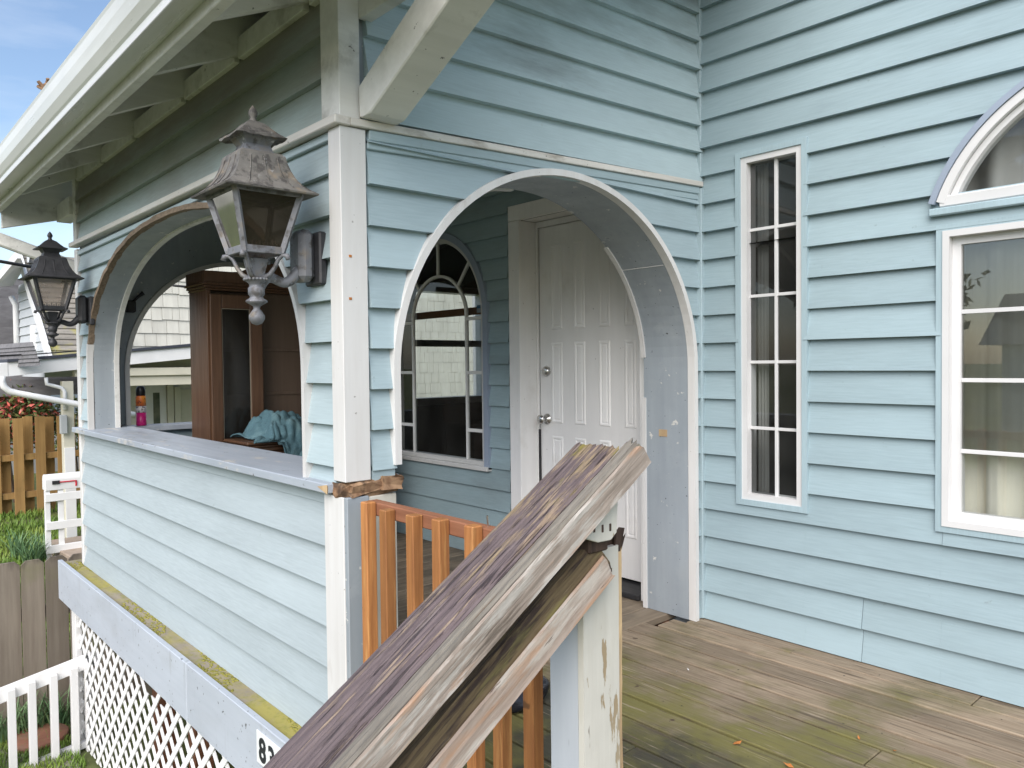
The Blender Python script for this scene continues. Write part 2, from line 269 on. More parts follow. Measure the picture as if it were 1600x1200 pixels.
m_canwh = M('white_can_band', (.68, .64, .64), None, rough=.3, bump=0, layers=[dict(col=(.03, .03, .05), scale=70, axis='x', st=2, lo=.57, hi=.60, amt=.9, detail=1)])
m_red = M('red_flag_paint', (.55, .03, .05), None, rough=.4, bump=0)
m_wire = M('black_cable', (.02, .02, .022), None, rough=.6, bump=0)
m_meter = M('grey_meter_box', (.38, .40, .40), None, rough=.5, bump=.05)
m_tan = M('tan_concrete_step', (.40, .32, .25), (.33, .26, .20), gscale=10, stretch=1, rough=.9, bump=.2)
m_leafgreen = M('garden_shrub_leaf', (.10, .15, .045), None, rough=.6, bump=0, var=.3, layers=[dict(col=(.26, .25, .08), scale=5, lo=.5, hi=.6, amt=.9)])
m_flower = M('coral_pink_blossom', (.62, .13, .10), None, rough=.6, bump=0, var=.2, layers=[dict(col=(.75, .42, .35), scale=14, lo=.52, hi=.62, amt=.8)])
m_treeleaf = M('street_tree_leaf', (.055, .085, .03), None, rough=.6, bump=0, var=.2, layers=[dict(col=(.10, .13, .045), scale=1.5, lo=.48, hi=.6, amt=.8)])
m_bark = wood('tree_bark', (.12, .09, .065), (.07, .05, .04), 'z', gscale=8, stretch=4)
m_asphalt = M('street_asphalt', (.055, .055, .057), None, gscale=60, stretch=1, rough=.9, bump=.2)
m_green = M('green_street_sign_paint', (.03, .25, .13), None, rough=.5, bump=0)
m_gapshade = M('dark_gap_shadow_board', (.05, .05, .05), None, rough=.9, bump=0)

# ------------------------------------------------------------------ object helpers
MW = {}
def _reg(o, parent, mw):
    col.objects.link(o)
    MW[o] = mw
    if parent is not None:
        o.parent = parent
        o.matrix_parent_inverse = MW[parent].inverted()
    o.matrix_basis = mw
    return o
def thing(name, label, cat, loc=(0, 0, 0), group=None):
    o = bpy.data.objects.new(name, None)
    o.empty_display_size = .1
    _reg(o, None, Matrix.Translation(Vector(loc)))
    tag(o, label, cat, group)
    return o
def tag(o, label=None, cat=None, group=None, kind=None):
    if label: o['label'] = label
    if cat: o['category'] = cat
    if group: o['group'] = group
    if kind: o['kind'] = kind
    return o
def obj(name, bm, mat, parent=None, mw=None, smooth=False):
    me = bpy.data.meshes.new(name)
    bmesh.ops.recalc_face_normals(bm, faces=bm.faces)
    bm.to_mesh(me); bm.free()
    for m in (mat if isinstance(mat, (list, tuple)) else [mat]): me.materials.append(m)
    if smooth:
        for p in me.polygons: p.use_smooth = True
    return _reg(bpy.data.objects.new(name, me), parent, mw or Matrix.Identity(4))
def pyd(name, v, f, mat, parent=None, mw=None, smooth=False, recalc=True):
    bm = bmesh.new()
    vv = [bm.verts.new(p) for p in v]
    for q in f:
        try: bm.faces.new([vv[i] for i in q])
        except ValueError: pass
    if not recalc:
        me = bpy.data.meshes.new(name); bm.to_mesh(me); bm.free(); me.materials.append(mat)
        return _reg(bpy.data.objects.new(name, me), parent, mw or Matrix.Identity(4))
    return obj(name, bm, mat, parent, mw, smooth)
def bxb(bm, x0, x1, y0, y1, z0, z1, bev=0, mi=0):
    vs_ = [bm.verts.new(p) for p in ((x0, y0, z0), (x1, y0, z0), (x1, y1, z0), (x0, y1, z0), (x0, y0, z1), (x1, y0, z1), (x1, y1, z1), (x0, y1, z1))]
    fs = [bm.faces.new([vs_[i] for i in q]) for q in ((0, 3, 2, 1), (4, 5, 6, 7), (0, 1, 5, 4), (1, 2, 6, 5), (2, 3, 7, 6), (3, 0, 4, 7))]
    for f in fs: f.material_index = mi
    if bev:
        es = list({e for f in fs for e in f.edges})
        bmesh.ops.bevel(bm, geom=es, offset=bev, segments=1, affect='EDGES')
    return fs
def box(name, x0, x1, y0, y1, z0, z1, mat, parent=None, bev=.002, mw=None):
    bm = bmesh.new()
    bxb(bm, min(x0, x1), max(x0, x1), min(y0, y1), max(y0, y1), min(z0, z1), max(z0, z1), bev)
    return obj(name, bm, mat, parent, mw)
def prism(name, pts, axis, a0, a1, mat, parent=None, mw=None, bev=0, smooth=False):
    """polygon pts in the two other axes (xyz order), extruded along axis"""
    def P(a, p):
        q = list(p); q.insert('xyz'.index(axis), a); return q
    bm = bmesh.new()
    A = [bm.verts.new(P(a0, p)) for p in pts]; B = [bm.verts.new(P(a1, p)) for p in pts]
    n = len(pts)
    bm.faces.new(A); bm.faces.new(B)
    for i in range(n): bm.faces.new((A[i], A[(i+1) % n], B[(i+1) % n], B[i]))
    if bev: bmesh.ops.bevel(bm, geom=list(bm.edges), offset=bev, segments=1, affect='EDGES')
    return obj(name, bm, mat, parent, mw, smooth)
def tubeb(bm, pts, r, n=8, cap=True):
    pts = [Vector(p) for p in pts]
    rr = r if isinstance(r, (list, tuple)) else [r]*len(pts)
    rings = []
    prev = None
    for i, p in enumerate(pts):
        t = (pts[min(i+1, len(pts)-1)]-pts[max(i-1, 0)]).normalized()
        if prev is None:
            a = Vector((0, 0, 1)) if abs(t.z) < .9 else Vector((1, 0, 0))
            u = t.cross(a).normalized()
        else: u = (prev-t*prev.dot(t)).normalized()
        prev = u; v = t.cross(u)
        rings.append([bm.verts.new(p+(u*math.cos(2*PI*k/n)+v*math.sin(2*PI*k/n))*rr[i]) for k in range(n)])
    for a, b in zip(rings, rings[1:]):
        for k in range(n): bm.faces.new((a[k], a[(k+1) % n], b[(k+1) % n], b[k]))
    if cap: bm.faces.new(rings[0][::-1]); bm.faces.new(rings[-1])
def tube(name, pts, r, mat, parent=None, n=8, smooth=True, mw=None):
    bm = bmesh.new(); tubeb(bm, pts, r, n)
    return obj(name, bm, mat, parent, mw, smooth)
def lathe(name, prof, c, mat, parent=None, n=24, smooth=True, axis='z', rot=0, sq=1, mw=None):
    bm = bmesh.new(); rings = []
    for r, h in prof:
        ring = []
        for k in range(n):
            a = 2*PI*k/n+rot
            x, y = r*math.cos(a), r*math.sin(a)
            q = {'z': (x, y, h), 'y': (x, h, y), 'x': (h, x, y)}[axis]
            ring.append(bm.verts.new((c[0]+q[0], c[1]+q[1], c[2]+q[2])))
        rings.append(ring)
    for a, b in zip(rings, rings[1:]):
        for k in range(n): bm.faces.new((a[k], a[(k+1) % n], b[(k+1) % n], b[k]))
    bm.faces.new(rings[0]); bm.faces.new(rings[-1])
    return obj(name, bm, mat, parent, mw, smooth)
def struct(o): o['kind'] = 'structure'; return o
def stuff(o): o['kind'] = 'stuff'; return o

# wall with openings: an opening is (u0, u1, fb(u), ft(u)); u along the wall
def runs(u0, u1, z0, z1, ops, step=.03, eps=.004):
    us = {u0, u1}
    for a, b, fb, ft, curved in ops:
        for q in (a-1e-4, a+1e-4, b-1e-4, b+1e-4):
            if u0 <= q <= u1: us.add(q)
        if curved:
            n = max(2, int((b-a)/step))
            for i in range(n+1):
                q = a+(b-a)*i/n
                if u0 <= q <= u1: us.add(q)
    us = sorted(us)
    def iv(u):
        for a, b, fb, ft, c in ops:
            if a < u < b:
                return [(z0, min(z1, fb(u)), 0), (max(z0, ft(u)), z1, 1)]
        return [(z0, z1, 1)]
    chains = {0: [], 1: []}
    res = []
    for u in us:
        d = {k: (a, b) for a, b, k in iv(u) if b-a > eps}
        for k in (0, 1):
            if k in d: chains[k].append((u,)+d[k])
            elif chains[k]:
                if len(chains[k]) > 1: res.append(chains[k])
                chains[k] = []
    for k in (0, 1):
        if len(chains[k]) > 1: res.append(chains[k])
    return res
def to3(plane, sgn, p, u, z, off):
    return (u, p+sgn*off, z) if plane == 'y' else (p+sgn*off, u, z)
def lap(plane, sgn, p, u0, u1, z0, z1, mat, parent, ops=(), shear=None, proud=.030, thin=.003, name='siding_board'):
    proud *= random.uniform(.88, 1.15)
    rs = runs(u0, u1, z0, z1, ops)
    if not rs: return
    blocked = False
    rs.sort(key=lambda c: c[0][0])
    groups = []
    for c in rs:
        if groups and groups[-1][-1][-1][0] >= c[0][0]-.003: groups[-1].append(c)
        else: groups.append([c])
    for g in groups:
        bm = bmesh.new()
        for c in g:
            rows = []
            for u, a, b in c:
                sh = shear[0]*(u-shear[1]) if shear else 0
                fo = lambda z: thin+(proud-thin)*(z1-z)/(z1-z0)
                rows.append([bm.verts.new(to3(plane, sgn, p, u, a+sh, 0)), bm.verts.new(to3(plane, sgn, p, u, a+sh, fo(a))), bm.verts.new(to3(plane, sgn, p, u, b+sh, fo(b))), bm.verts.new(to3(plane, sgn, p, u, b+sh, 0))])
            for r, s in zip(rows, rows[1:]):
                for i in range(3): bm.faces.new((r[i], s[i], s[i+1], r[i+1]))
            bm.faces.new(rows[0]); bm.faces.new(rows[-1])
        obj(name, bm, mat, parent)
def core(name, plane, pa, pb, u0, u1, z0, z1, ops, mat, parent):
    bm = bmesh.new()
    for pp in (pa, pb):
        for c in runs(u0, u1, z0, z1, ops):
            rows = [[bm.verts.new(to3(plane, 1, pp, u, a, 0)), bm.verts.new(to3(plane, 1, pp, u, b, 0))] for u, a, b in c]
            for r, s in zip(rows, rows[1:]): bm.faces.new((r[0], s[0], s[1], r[1]))
    for u in (u0, u1):
        bm.faces.new([bm.verts.new(to3(plane, 1, q, u, z, 0)) for q, z in ((pa, z0), (pb, z0), (pb, z1), (pa, z1))])
    for z in (z0, z1):
        bm.faces.new([bm.verts.new(to3(plane, 1, q, u, z, 0)) for q, u in ((pa, u0), (pb, u0), (pb, u1), (pa, u1))])
    return obj(name, bm, mat, parent)
def offs(pts, d):
    out = []
    for i, p in enumerate(pts):
        a = pts[max(i-1, 0)]; b = pts[min(i+1, len(pts)-1)]
        t = Vector((b[0]-a[0], b[1]-a[1])).normalized()
        out.append((p[0]-t.y*d, p[1]+t.x*d))       # left of travel = outward when walking up the left jamb
    return out
def band(name, plane, pts, d0, d1, pa, pb, mat, parent, smooth=True, jit=0):
    """strip following the curve pts (u,z): offset d0..d1 outward, depth pa..pb"""
    A, B = offs(pts, d0), offs(pts, d1)
    if jit:
        B = [(b[0]+random.uniform(-jit, jit), b[1]+random.uniform(-jit, jit)) for b in B]
        A = [(b[0]+random.uniform(-jit, jit)*.6, b[1]+random.uniform(-jit, jit)*.6) for b in A]
    bm = bmesh.new(); rows = []
    for a, b in zip(A, B):
        j = random.uniform(-jit, jit)
        rows.append([bm.verts.new(to3(plane, 1, q, s[0], s[1], 0)) for s, q in ((a, pa+j), (b, pa+j), (b, pb), (a, pb))])
    for r, s in zip(rows, rows[1:]):
        for i in range(4): bm.faces.new((r[i], r[(i+1) % 4], s[(i+1) % 4], s[i]))
    bm.faces.new(rows[0]); bm.faces.new(rows[-1])
    o = obj(name, bm, mat, parent)
    return o
def archpts(c, a, spring, b, base, e=2.0, n=48):
    pts = [(c-a, base+(spring-base)*i/8) for i in range(8)]
    for i in range(n+1):
        t = PI-PI*i/n
        x, y = math.cos(t), math.sin(t)
        pts.append((c+a*math.copysign(abs(x)**(2/e), x), spring+b*abs(y)**(2/e)))
    return pts+[(c+a, spring+(base-spring)*(i+1)/8) for i in range(8)]
def archtop(c, a, spring, b, e=2.0):
    return lambda u: spring+b*max(0, 1-abs((u-c)/a)**e)**(1/e)

D = 1.9697
GZ = -1.2            # garden level
E0, EE = .0083, .1359   # siding course grid of the main wall
# ================================================================== setting
g = pyd('ground', [(-400, -400, GZ), (400, -400, GZ), (400, 400, GZ), (-400, 400, GZ)], [(0, 1, 2, 3)], m_ground); struct(g)
g = box('garden_path', -3.75, -1.2, -3.4, -2.14, GZ-.1, GZ+.012, m_path, None, 0); struct(g)
g = pyd('street', [(-200, -16, GZ+.004), (200, -16, GZ+.004), (200, -9, GZ+.004), (-200, -9, GZ+.004)], [(0, 1, 2, 3)], m_asphalt); struct(g)

# ================================================================== the house
H = thing('house', 'blue lap-sided house with arched front porch and white trim', 'house', (0, 0, GZ))

# ---- main wall (plane y = 0), windows and door
p = lambda px, py, v=0.0: pl('y', v, px, py)
W2 = (.238, .562, .612, 2.238)                  # narrow window opening  x0 x1 z0 z1
W3 = (1.122, 2.42, .628, 1.768)
HR = dict(c=1.74, a=.635, s=1.872, b=.46)
HR_R = (HR['a']**2+HR['b']**2)/(2*HR['b'])
def hseg(d):
    r, zc = HR_R-d, HR['s']+HR['b']-HR_R
    t0 = math.asin(min(1, max(-1, (HR['s']-zc)/r)))
    return [(HR['c']-r*math.cos(t0+(PI-2*t0)*i/40), zc+r*math.sin(t0+(PI-2*t0)*i/40)) for i in range(41)]
W1 = dict(c=-2.195, a=.535, s=1.60, b=.555, z0=.60)
DR = (-1.30, -.36, 0.0, 2.165)
rect = lambda o: (o[0], o[1], (lambda u: o[2]), (lambda u: o[3]), False)
op2, op3, opd = rect(W2), rect(W3), rect(DR)
oph = (HR['c']-HR['a'], HR['c']+HR['a'], (lambda u: HR['s']), (lambda u: HR['s']+HR['b']-HR_R+math.sqrt(max(0, HR_R**2-(u-HR['c'])**2))), True)
op1 = (W1['c']-W1['a'], W1['c']+W1['a'], (lambda u: W1['z0']), archtop(W1['c'], W1['a'], W1['s'], W1['b']), True)
# the upper strip of the wall holds the half-round opening, the lower one the big window
wallC = core('main_wall', 'y', 0, .16, -.02, 3.4, -.1, 1.83, [op2, op3], m_interior, H)
wallC2 = core('main_wall', 'y', 0, .16, -.02, 3.4, 1.83, 3.7, [(W2[0], W2[1], lambda u: 0, lambda u: W2[3], False), oph], m_interior, H)
wallD = core('porch_back_wall', 'y', 0, .16, -3.5, -.02, -.1, 3.7, [op1, opd], m_interior, H)
n = 0
while True:
    z0, z1 = max(-.03, E0+EE*n), E0+EE*(n+1)
    if n == 0: z0 = .004
    if z0 > 3.5: break
    opx = [op2]
    if z1 < 1.84: opx.append(op3)
    elif z0 > 1.80: opx.append(oph)
    if n in (0, 1): segs = [(.014, .815), (.817, 3.3)]
    elif n == 4: segs = [(.014, 1.128), (1.130, 3.3)]
    elif n in (9, 17): segs = [(.014, 3.3)]
    else: segs = [(.014, 3.3)]
    for a, b in segs: lap('y', -1, 0, a, b, z0, z1, m_sidC, wallC, opx)
    n += 1
z = E0+.045
k = 0
while z < 2.4:
    lap('y', -1, 0, -3.38, -.285, (.004 if k == 0 else z), z+EE, m_sidD, wallD, [op1, (DR[0]-.115, DR[1]+.1, lambda u: -1, lambda u: 2.262, False)], proud=.024)
    z += EE; k += 1

def frame(name, x0, x1, z0, z1, t, ya, yb, mat, parent, bev=.003):
    """mitred picture frame in plane y: outside x0..x1,z0..z1, thickness t"""
    bm = bmesh.new()
    o = [(x0, z0), (x1, z0), (x1, z1), (x0, z1)]; i = [(x0+t, z0+t), (x1-t, z0+t), (x1-t, z1-t), (x0+t, z1-t)]
    v = [[bm.verts.new((q[0], y, q[1])) for q in s] for s in (o, i) for y in (ya, yb)]
    for a in range(4):
        b = (a+1) % 4
        bm.faces.new((v[0][a], v[0][b], v[2][b], v[2][a])); bm.faces.new((v[1][a], v[1][b], v[3][b], v[3][a]))
        bm.faces.new((v[0][a], v[0][b], v[1][b], v[1][a])); bm.faces.new((v[2][a], v[2][b], v[3][b], v[3][a]))
    return obj(name, bm, mat, parent)

# narrow ten-pane window
def part_empty(name, parent, loc):
    o = bpy.data.objects.new(name, None); o.empty_display_size = .05
    return _reg(o, parent, Matrix.Translation(Vector(loc)))
w2 = part_empty('window', H, (.4, 0, .6)); w2['label'] = 'tall narrow ten-pane window with white frame'
frame('casing', .222, .578, .598, 2.254, .026, -.030, 0.02, siding('blue_casing', (.345, .455, .50), 'z'), w2)
frame('frame', .247, .554, .622, 2.230, .030, -.022, .06, m_vinyl, w2)
gx0, gx1, gz0, gz1 = .277, .524, .652, 2.200
for i in range(1, 5):
    zz = gz0+(gz1-gz0)*i/5
    box('muntin', gx0, gx1, .008, .022, zz-.007, zz+.007, m_vinyl, w2, .001)
box('muntin', .402, .416, .0065, .0235, gz0, gz1, m_vinyl, w2, .001)
for i in range(5):
    for j in range(2):
        xa = gx0 if j == 0 else .409; xb = .409 if j == 0 else gx1
        za = gz0+(gz1-gz0)*i/5; zb = gz0+(gz1-gz0)*(i+1)/5
        pyd('pane', [(xa, .015, za), (xb, .015, za), (xb, .015, zb), (xa, .015, zb)], [(0, 1, 2, 3)], m_pane, w2)

# large lower window
w3 = part_empty('window', H, (1.7, 0, .6)); w3['label'] = 'large white-framed window with cream curtain behind it'
frame('casing', 1.104, 2.44, .603, 1.792, .026, -.030, 0.02, bpy.data.materials['blue_casing'], w3)
frame('frame', 1.128, 2.416, .627, 1.768, .024, -.034, .05, m_vinyl, w3)
frame('frame_return', 1.150, 2.394, .649, 1.746, .032, .004, .055, m_vinyl, w3)
gx0, gx1, gz0, gz1 = 1.182, 2.362, .681, 1.714
zs3 = [pl('y', .02, 1510, q).z for q in (705, 594, 487)]
zz3 = [gz0]+zs3+[gz1]
for zz in zs3: box('muntin', gx0, gx1, .012, .026, zz-.008, zz+.008, m_vinyl, w3, .001)
for q in (1.575, 1.97): box('muntin', q-.008, q+.008, .0105, .0275, gz0, gz1, m_vinyl, w3, .001)
for i in range(4):
    for a, b in ((gx0, 1.575), (1.575, 1.97), (1.97, gx1)):
        pyd('pane', [(a, .019, zz3[i]), (b, .019, zz3[i]), (b, .019, zz3[i+1]), (a, .019, zz3[i+1])], [(0, 1, 2, 3)], m_paneR, w3)
# half-round window
wh = part_empty('window', H, (1.7, 0, 1.9)); wh['label'] = 'half-round transom window above the large window'
hin = hseg
band('arch_casing', 'y', hin(-.004), 0, .022, -.045, .02, m_greytrim, wh)
band('frame', 'y', hin(.028), 0, .030, -.036, .05, m_vinyl, wh)
band('frame_return', 'y', hin(.052), 0, .022, -.012, .05, m_vinyl, wh)
box('sill_frame', HR['c']-HR['a']+.01, HR['c']+HR['a']-.01, -.034, .05, HR['s']-.012, HR['s']+.03, m_vinyl, wh, .004)
box('sill', HR['c']-HR['a']-.022, HR['c']+HR['a']+.022, -.05, 0, HR['s']-.045, HR['s']-.016, bpy.data.materials['blue_casing'], wh, .004)
v = [(x, .02, zz) for x, zz in hin(.05)]
pyd('pane', v, [tuple(range(len(v)))], m_pane, wh)
bm = bmesh.new()
for i in range(120):
    x = 1.16+1.2*i/119; y = .11+.030*math.sin(i*.42)+.012*math.sin(i*.19)+.005*math.sin(i*1.3)
    bm.verts.new((x, y, .55)); bm.verts.new((x+.004*math.sin(i*.3), y+.01*math.sin(i*.3), 1.81))
bm.verts.ensure_lookup_table()
for i in range(119): bm.faces.new((bm.verts[2*i], bm.verts[2*i+2], bm.verts[2*i+3], bm.verts[2*i+1]))
cu = obj('curtain', bm, m_curtain, w3, None, True)
bm = bmesh.new()
for i in range(14):
    x = .262+.052*i/13; y = .10+.012*math.sin(i*1.6)
    bm.verts.new((x, y, .6)); bm.verts.new((x, y, 2.3))
bm.verts.ensure_lookup_table()
for i in range(13): bm.faces.new((bm.verts[2*i], bm.verts[2*i+2], bm.verts[2*i+3], bm.verts[2*i+1]))
m_sheer = M('grey_sheer_cloth', (.30, .295, .28), None, bump=.1, gscale=60)
obj('sheer_curtain', bm, m_sheer, w2, None, True)
bm = bmesh.new()
for i in range(90):
    x = 1.12+1.3*i/89; y = .13+.035*math.sin(i*.5)+.015*math.sin(i*.21)
    bm.verts.new((x, y, 1.83)); bm.verts.new((x, y+.02, 2.40))
bm.verts.ensure_lookup_table()
for i in range(89): bm.faces.new((bm.verts[2*i], bm.verts[2*i+2], bm.verts[2*i+3], bm.verts[2*i+1]))
obj('sheer_curtain', bm, m_sheer, wh, None, True)

# arched porch window
w1 = part_empty('window', H, (W1['c'], 0, W1['z0'])); w1['label'] = 'round-topped porch window with sunburst muntins'
def w1pts(d, base): return archpts(W1['c'], W1['a']-d, W1['s'], W1['b']-d, base)
band('arch_casing', 'y', w1pts(-.005, .585), 0, .045, -.034, .01, m_greytrim, w1)
band('frame', 'y', w1pts(.022, .60), 0, .030, -.022, .05, m_alu, w1)
box('sill', W1['c']-W1['a']-.05, W1['c']+W1['a']+.05, -.048, .05, .572, .602, m_alu, w1, .004)
box('sill_frame', W1['c']-W1['a'], W1['c']+W1['a'], -.02, .05, .602, .632, m_alu, w1, .003)
ia, cx_ = .318, W1['c']
inner = archpts(cx_, ia, 1.60, .30, .63)
band('muntin', 'y', inner, -.0095, .0095, .002, .022, m_alum, w1)
for a in (45, 90, 135):
    ca, sa = math.cos(math.radians(a)), math.sin(math.radians(a))
    p0 = Vector((cx_+ia*ca, 0, 1.6+.30*sa)); p1 = Vector((cx_+(W1['a']-.02)*ca, 0, 1.6+(W1['b']-.02)*sa))
    dd = (p1-p0).normalized(); nn = Vector((-dd.z, 0, dd.x))*.0095
    prism('muntin', [((p0+nn).x, (p0+nn).z), ((p1+nn).x, (p1+nn).z), ((p1-nn).x, (p1-nn).z), ((p0-nn).x, (p0-nn).z)], 'y', .0035, .0205, m_alum, w1)
for zz in (.83+.0, 1.22, 1.585):
    for a, b in ((cx_-W1['a']+.02, cx_-ia), (cx_+ia, cx_+W1['a']-.02)):
        box('muntin', a, b, .0025, .0215, zz-.011, zz+.011, m_alum, w1, .001)
v = [(x, .014, zz) for x, zz in w1pts(.015, .61)]
pyd('pane', v, [tuple(range(len(v)))], m_pane, w1)

# door
dr = part_empty('door', H, (-.85, .12, 0)); dr['label'] = 'white panelled front door with nickel knob and deadbolt'
DY = .125
box('casing', DR[0]-.10, DR[0], -.028, .16, 0, 2.165, m_door, dr, .003)
box('casing', DR[1], DR[1]+.09, -.028, .16, 0, 2.165, m_door, dr, .003)
box('casing', DR[0]-.10, DR[1]+.09, -.0285, .16, 2.167, 2.262, m_door, dr, .003)
box('door_stop', DR[0]+.001, DR[0]+.016, DY-.012, .159, .03, 2.14, m_door, dr, .002)
box('door_stop', DR[0]+.001, DR[1]-.001, DY-.014, .159, 2.128, 2.163, m_door, dr, .002)
dx0 = DR[0]+.022
slab = box('door_slab', dx0, DR[1]-.004, DY, DY+.045, .045, 2.124, m_door, dr, .002)
box('edge_gap', DR[0]+.0165, dx0-.001, DY+.004, DY+.05, .045, 2.12, m_black, dr, 0)
prism('edge_gap', [(dx0-.008, .05), (dx0+.007, .05), (dx0+.004, .86), (dx0-.008, .86)], 'y', DY-.0125, DY-.0006, m_black, dr)
for (a, b) in ((862, 879.5), (897.5, 915), (936, 954), (976, 994)):
    xa, xb = pl('y', DY, a, 580).x, pl('y', DY, b, 580).x
    for (za, zb) in ((1.485, 2.01), (.905, 1.405), (.28, .825)):
        bm = bmesh.new()
        # moulded panel: sunk groove ring with a raised field, cut proud of the slab face
        fr = [(0, 0.0), (.006, -.004), (.013, -.0045), (.022, -.0005), (.03, -.003)]
        prev = None
        for dd, yy in fr:
            ring = [bm.verts.new((x, DY+yy-.0006, zz)) for x, zz in ((xa+dd, za+dd), (xb-dd, za+dd), (xb-dd, zb-dd), (xa+dd, zb-dd))]
            if prev:
                for i in range(4): bm.faces.new((prev[i], prev[(i+1) % 4], ring[(i+1) % 4], ring[i]))
            prev = ring
        bm.faces.new(prev)
        obj('door_panel', bm, m_door, dr)
def latheY(name, prof, x, z, mat, parent): return lathe(name, [(r, -h) for r, h in prof], (x, DY, z), mat, parent, 24, True, 'y')
kx = pl('y', DY-.03, 850, 655); bx_ = pl('y', DY-.01, 851, 580)
latheY('door_knob', [(.034, 0), (.034, .006), (.016, .012), (.013, .03), (.022, .042), (.029, .054), (.028, .066), (.016, .072), (.004, .073)], dx0+.062, kx.z, m_steel, dr)
latheY('deadbolt', [(.032, 0), (.032, .010), (.024, .024), (.018, .026), (.006, .028)], dx0+.062, bx_.z, m_steel, dr)
box('threshold', DR[0], DR[1], -.05, .16, .002, .030, m_black, dr, .004)

# interior rooms behind the main wall
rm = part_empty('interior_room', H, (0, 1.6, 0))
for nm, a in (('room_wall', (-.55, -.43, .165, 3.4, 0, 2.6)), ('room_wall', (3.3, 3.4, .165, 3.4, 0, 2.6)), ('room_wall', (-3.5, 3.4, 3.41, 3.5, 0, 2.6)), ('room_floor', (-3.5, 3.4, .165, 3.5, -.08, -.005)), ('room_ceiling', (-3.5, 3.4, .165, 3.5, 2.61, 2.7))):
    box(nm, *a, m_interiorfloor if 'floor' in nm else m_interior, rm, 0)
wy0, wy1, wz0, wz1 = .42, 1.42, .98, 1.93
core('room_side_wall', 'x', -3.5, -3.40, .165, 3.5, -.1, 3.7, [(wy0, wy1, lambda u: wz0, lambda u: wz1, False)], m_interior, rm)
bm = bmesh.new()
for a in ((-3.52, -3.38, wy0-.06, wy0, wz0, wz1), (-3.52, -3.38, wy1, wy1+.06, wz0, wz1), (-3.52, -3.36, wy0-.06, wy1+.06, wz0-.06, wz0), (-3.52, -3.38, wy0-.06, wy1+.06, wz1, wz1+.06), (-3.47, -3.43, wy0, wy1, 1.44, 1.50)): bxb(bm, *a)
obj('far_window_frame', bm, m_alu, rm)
pyd('far_window_pane', [(-3.45, wy0, wz0), (-3.45, wy1, wz0), (-3.45, wy1, wz1), (-3.45, wy0, wz1)], [(0, 1, 2, 3)], glass('far_glass', (.9, .92, .92), 0, 1.35, .02), rm)
box('brown_shelf_board', -2.72, -1.69, .06, .085, 1.615, 1.665, M('brown_level_board', (.20, .085, .03), None, rough=.5, bump=.1), rm, .002)
a = pl('y', .055, 748, 502)
box('sticker', a.x-.02, a.x+.02, .055, .058, 1.625, 1.675, M('blue_white_sticker', (.55, .62, .68), None, layers=[dict(col=(.05, .25, .5), scale=2, lo=.9, hi=1., grad=('z', 1.63, 1.66, .8))], bump=0), rm, 0)
# rear wing of the house with pale corner board, seen through the far window
rw = part_empty('rear_wing', H, (-4, 2.6, GZ))
box('wing_wall', -5.0, -3.52, 2.63, 4.5, GZ, 3.6, m_interior, rw, 0)
z = -.6
while z < 3.5: lap('y', -1, 2.63, -4.95, -3.52, z, z+.17, m_sidAm, rw); z += .17
box('corner_board', -5.03, -4.93, 2.60, 2.70, GZ, 3.6, m_nwhite, rw, .003)

# ---- side porch wall (plane x = 0) with the entrance arch
AB = dict(c=-.945, a=.862, s=1.25, b=.80)
opB = (AB['c']-AB['a'], AB['c']+AB['a'], (lambda u: -1), archtop(AB['c'], AB['a'], AB['s'], AB['b']), True)
TB = .265
wB = core('side_porch_wall', 'x', 0, -TB, -D+.01, -.02, -.1, 2.075, [opB], m_lining, H)
wB2 = core('gable_wall', 'x', 0, -TB, -D+.01, -.02, 2.075, 3.65, [], m_lining, H)
SH = ((2.157-2.078)/1.87, -1.927)
zl = [1.8762+EE*1.0-EE*i for i in range(9)]
for i in range(len(zl)):
    top = 2.035 if i == 0 else zl[i-1]
    lap('x', 1, 0, -D+.07, AB['c'], max(zl[i], .875), top, m_sidB, wB, [opB])
    if zl[i] < .875: break
lap('x', 1, 0, AB['c'], -.03, 2.0468-.0, 2.09, m_sidB, wB, [opB])
n = 14
while n >= 0:
    z0 = E0+EE*n if n else .004
    lap('x', 1, 0, AB['c'], -.014, z0, E0+EE*(n+1), m_sidB, wB, [opB]); n -= 1
# board strip and white belt moulding above the arch, sagging towards the corner post
def sag(name, y0, y1, za, zb, x0, x1, mat, parent):
    s = lambda y: SH[0]*(y-SH[1])
    bm = bmesh.new()
    v = [bm.verts.new((x, y, zz+s(y))) for y in (y0, y1) for x, zz in ((x0, za), (x1, za), (x1, zb), (x0, zb))]
    for q in ((0, 1, 2, 3), (7, 6, 5, 4), (0, 4, 5, 1), (1, 5, 6, 2), (2, 6, 7, 3), (3, 7, 4, 0)): bm.faces.new([v[i] for i in q])
    bmesh.ops.bevel(bm, geom=list(bm.edges), offset=.0025, segments=1, affect='EDGES')
    return obj(name, bm, mat, parent)
sag('frieze_strip', -D+.075, -.03, 2.018, 2.0525, 0, .026, m_sidB, wB)
sag('frieze_strip', -D+.07, -.028, 1.99, 2.020, 0, .020, m_sidB, wB)
m_whiteY = M('white_belt_paint', (.72, .70, .66), (.60, .57, .52), gaxis='y', gscale=30, rough=.55, bump=.3, layers=[dict(col=(.26, .22, .17), scale=12, axis='y', st=3, lo=.58, hi=.72, amt=.7), dict(col=(.05, .045, .04), scale=40, lo=.68, hi=.73, amt=.9, detail=3)])
sag('belt_moulding', -D-.0005, -.012, 2.0535, 2.079, 0, .036, m_whiteY, wB)
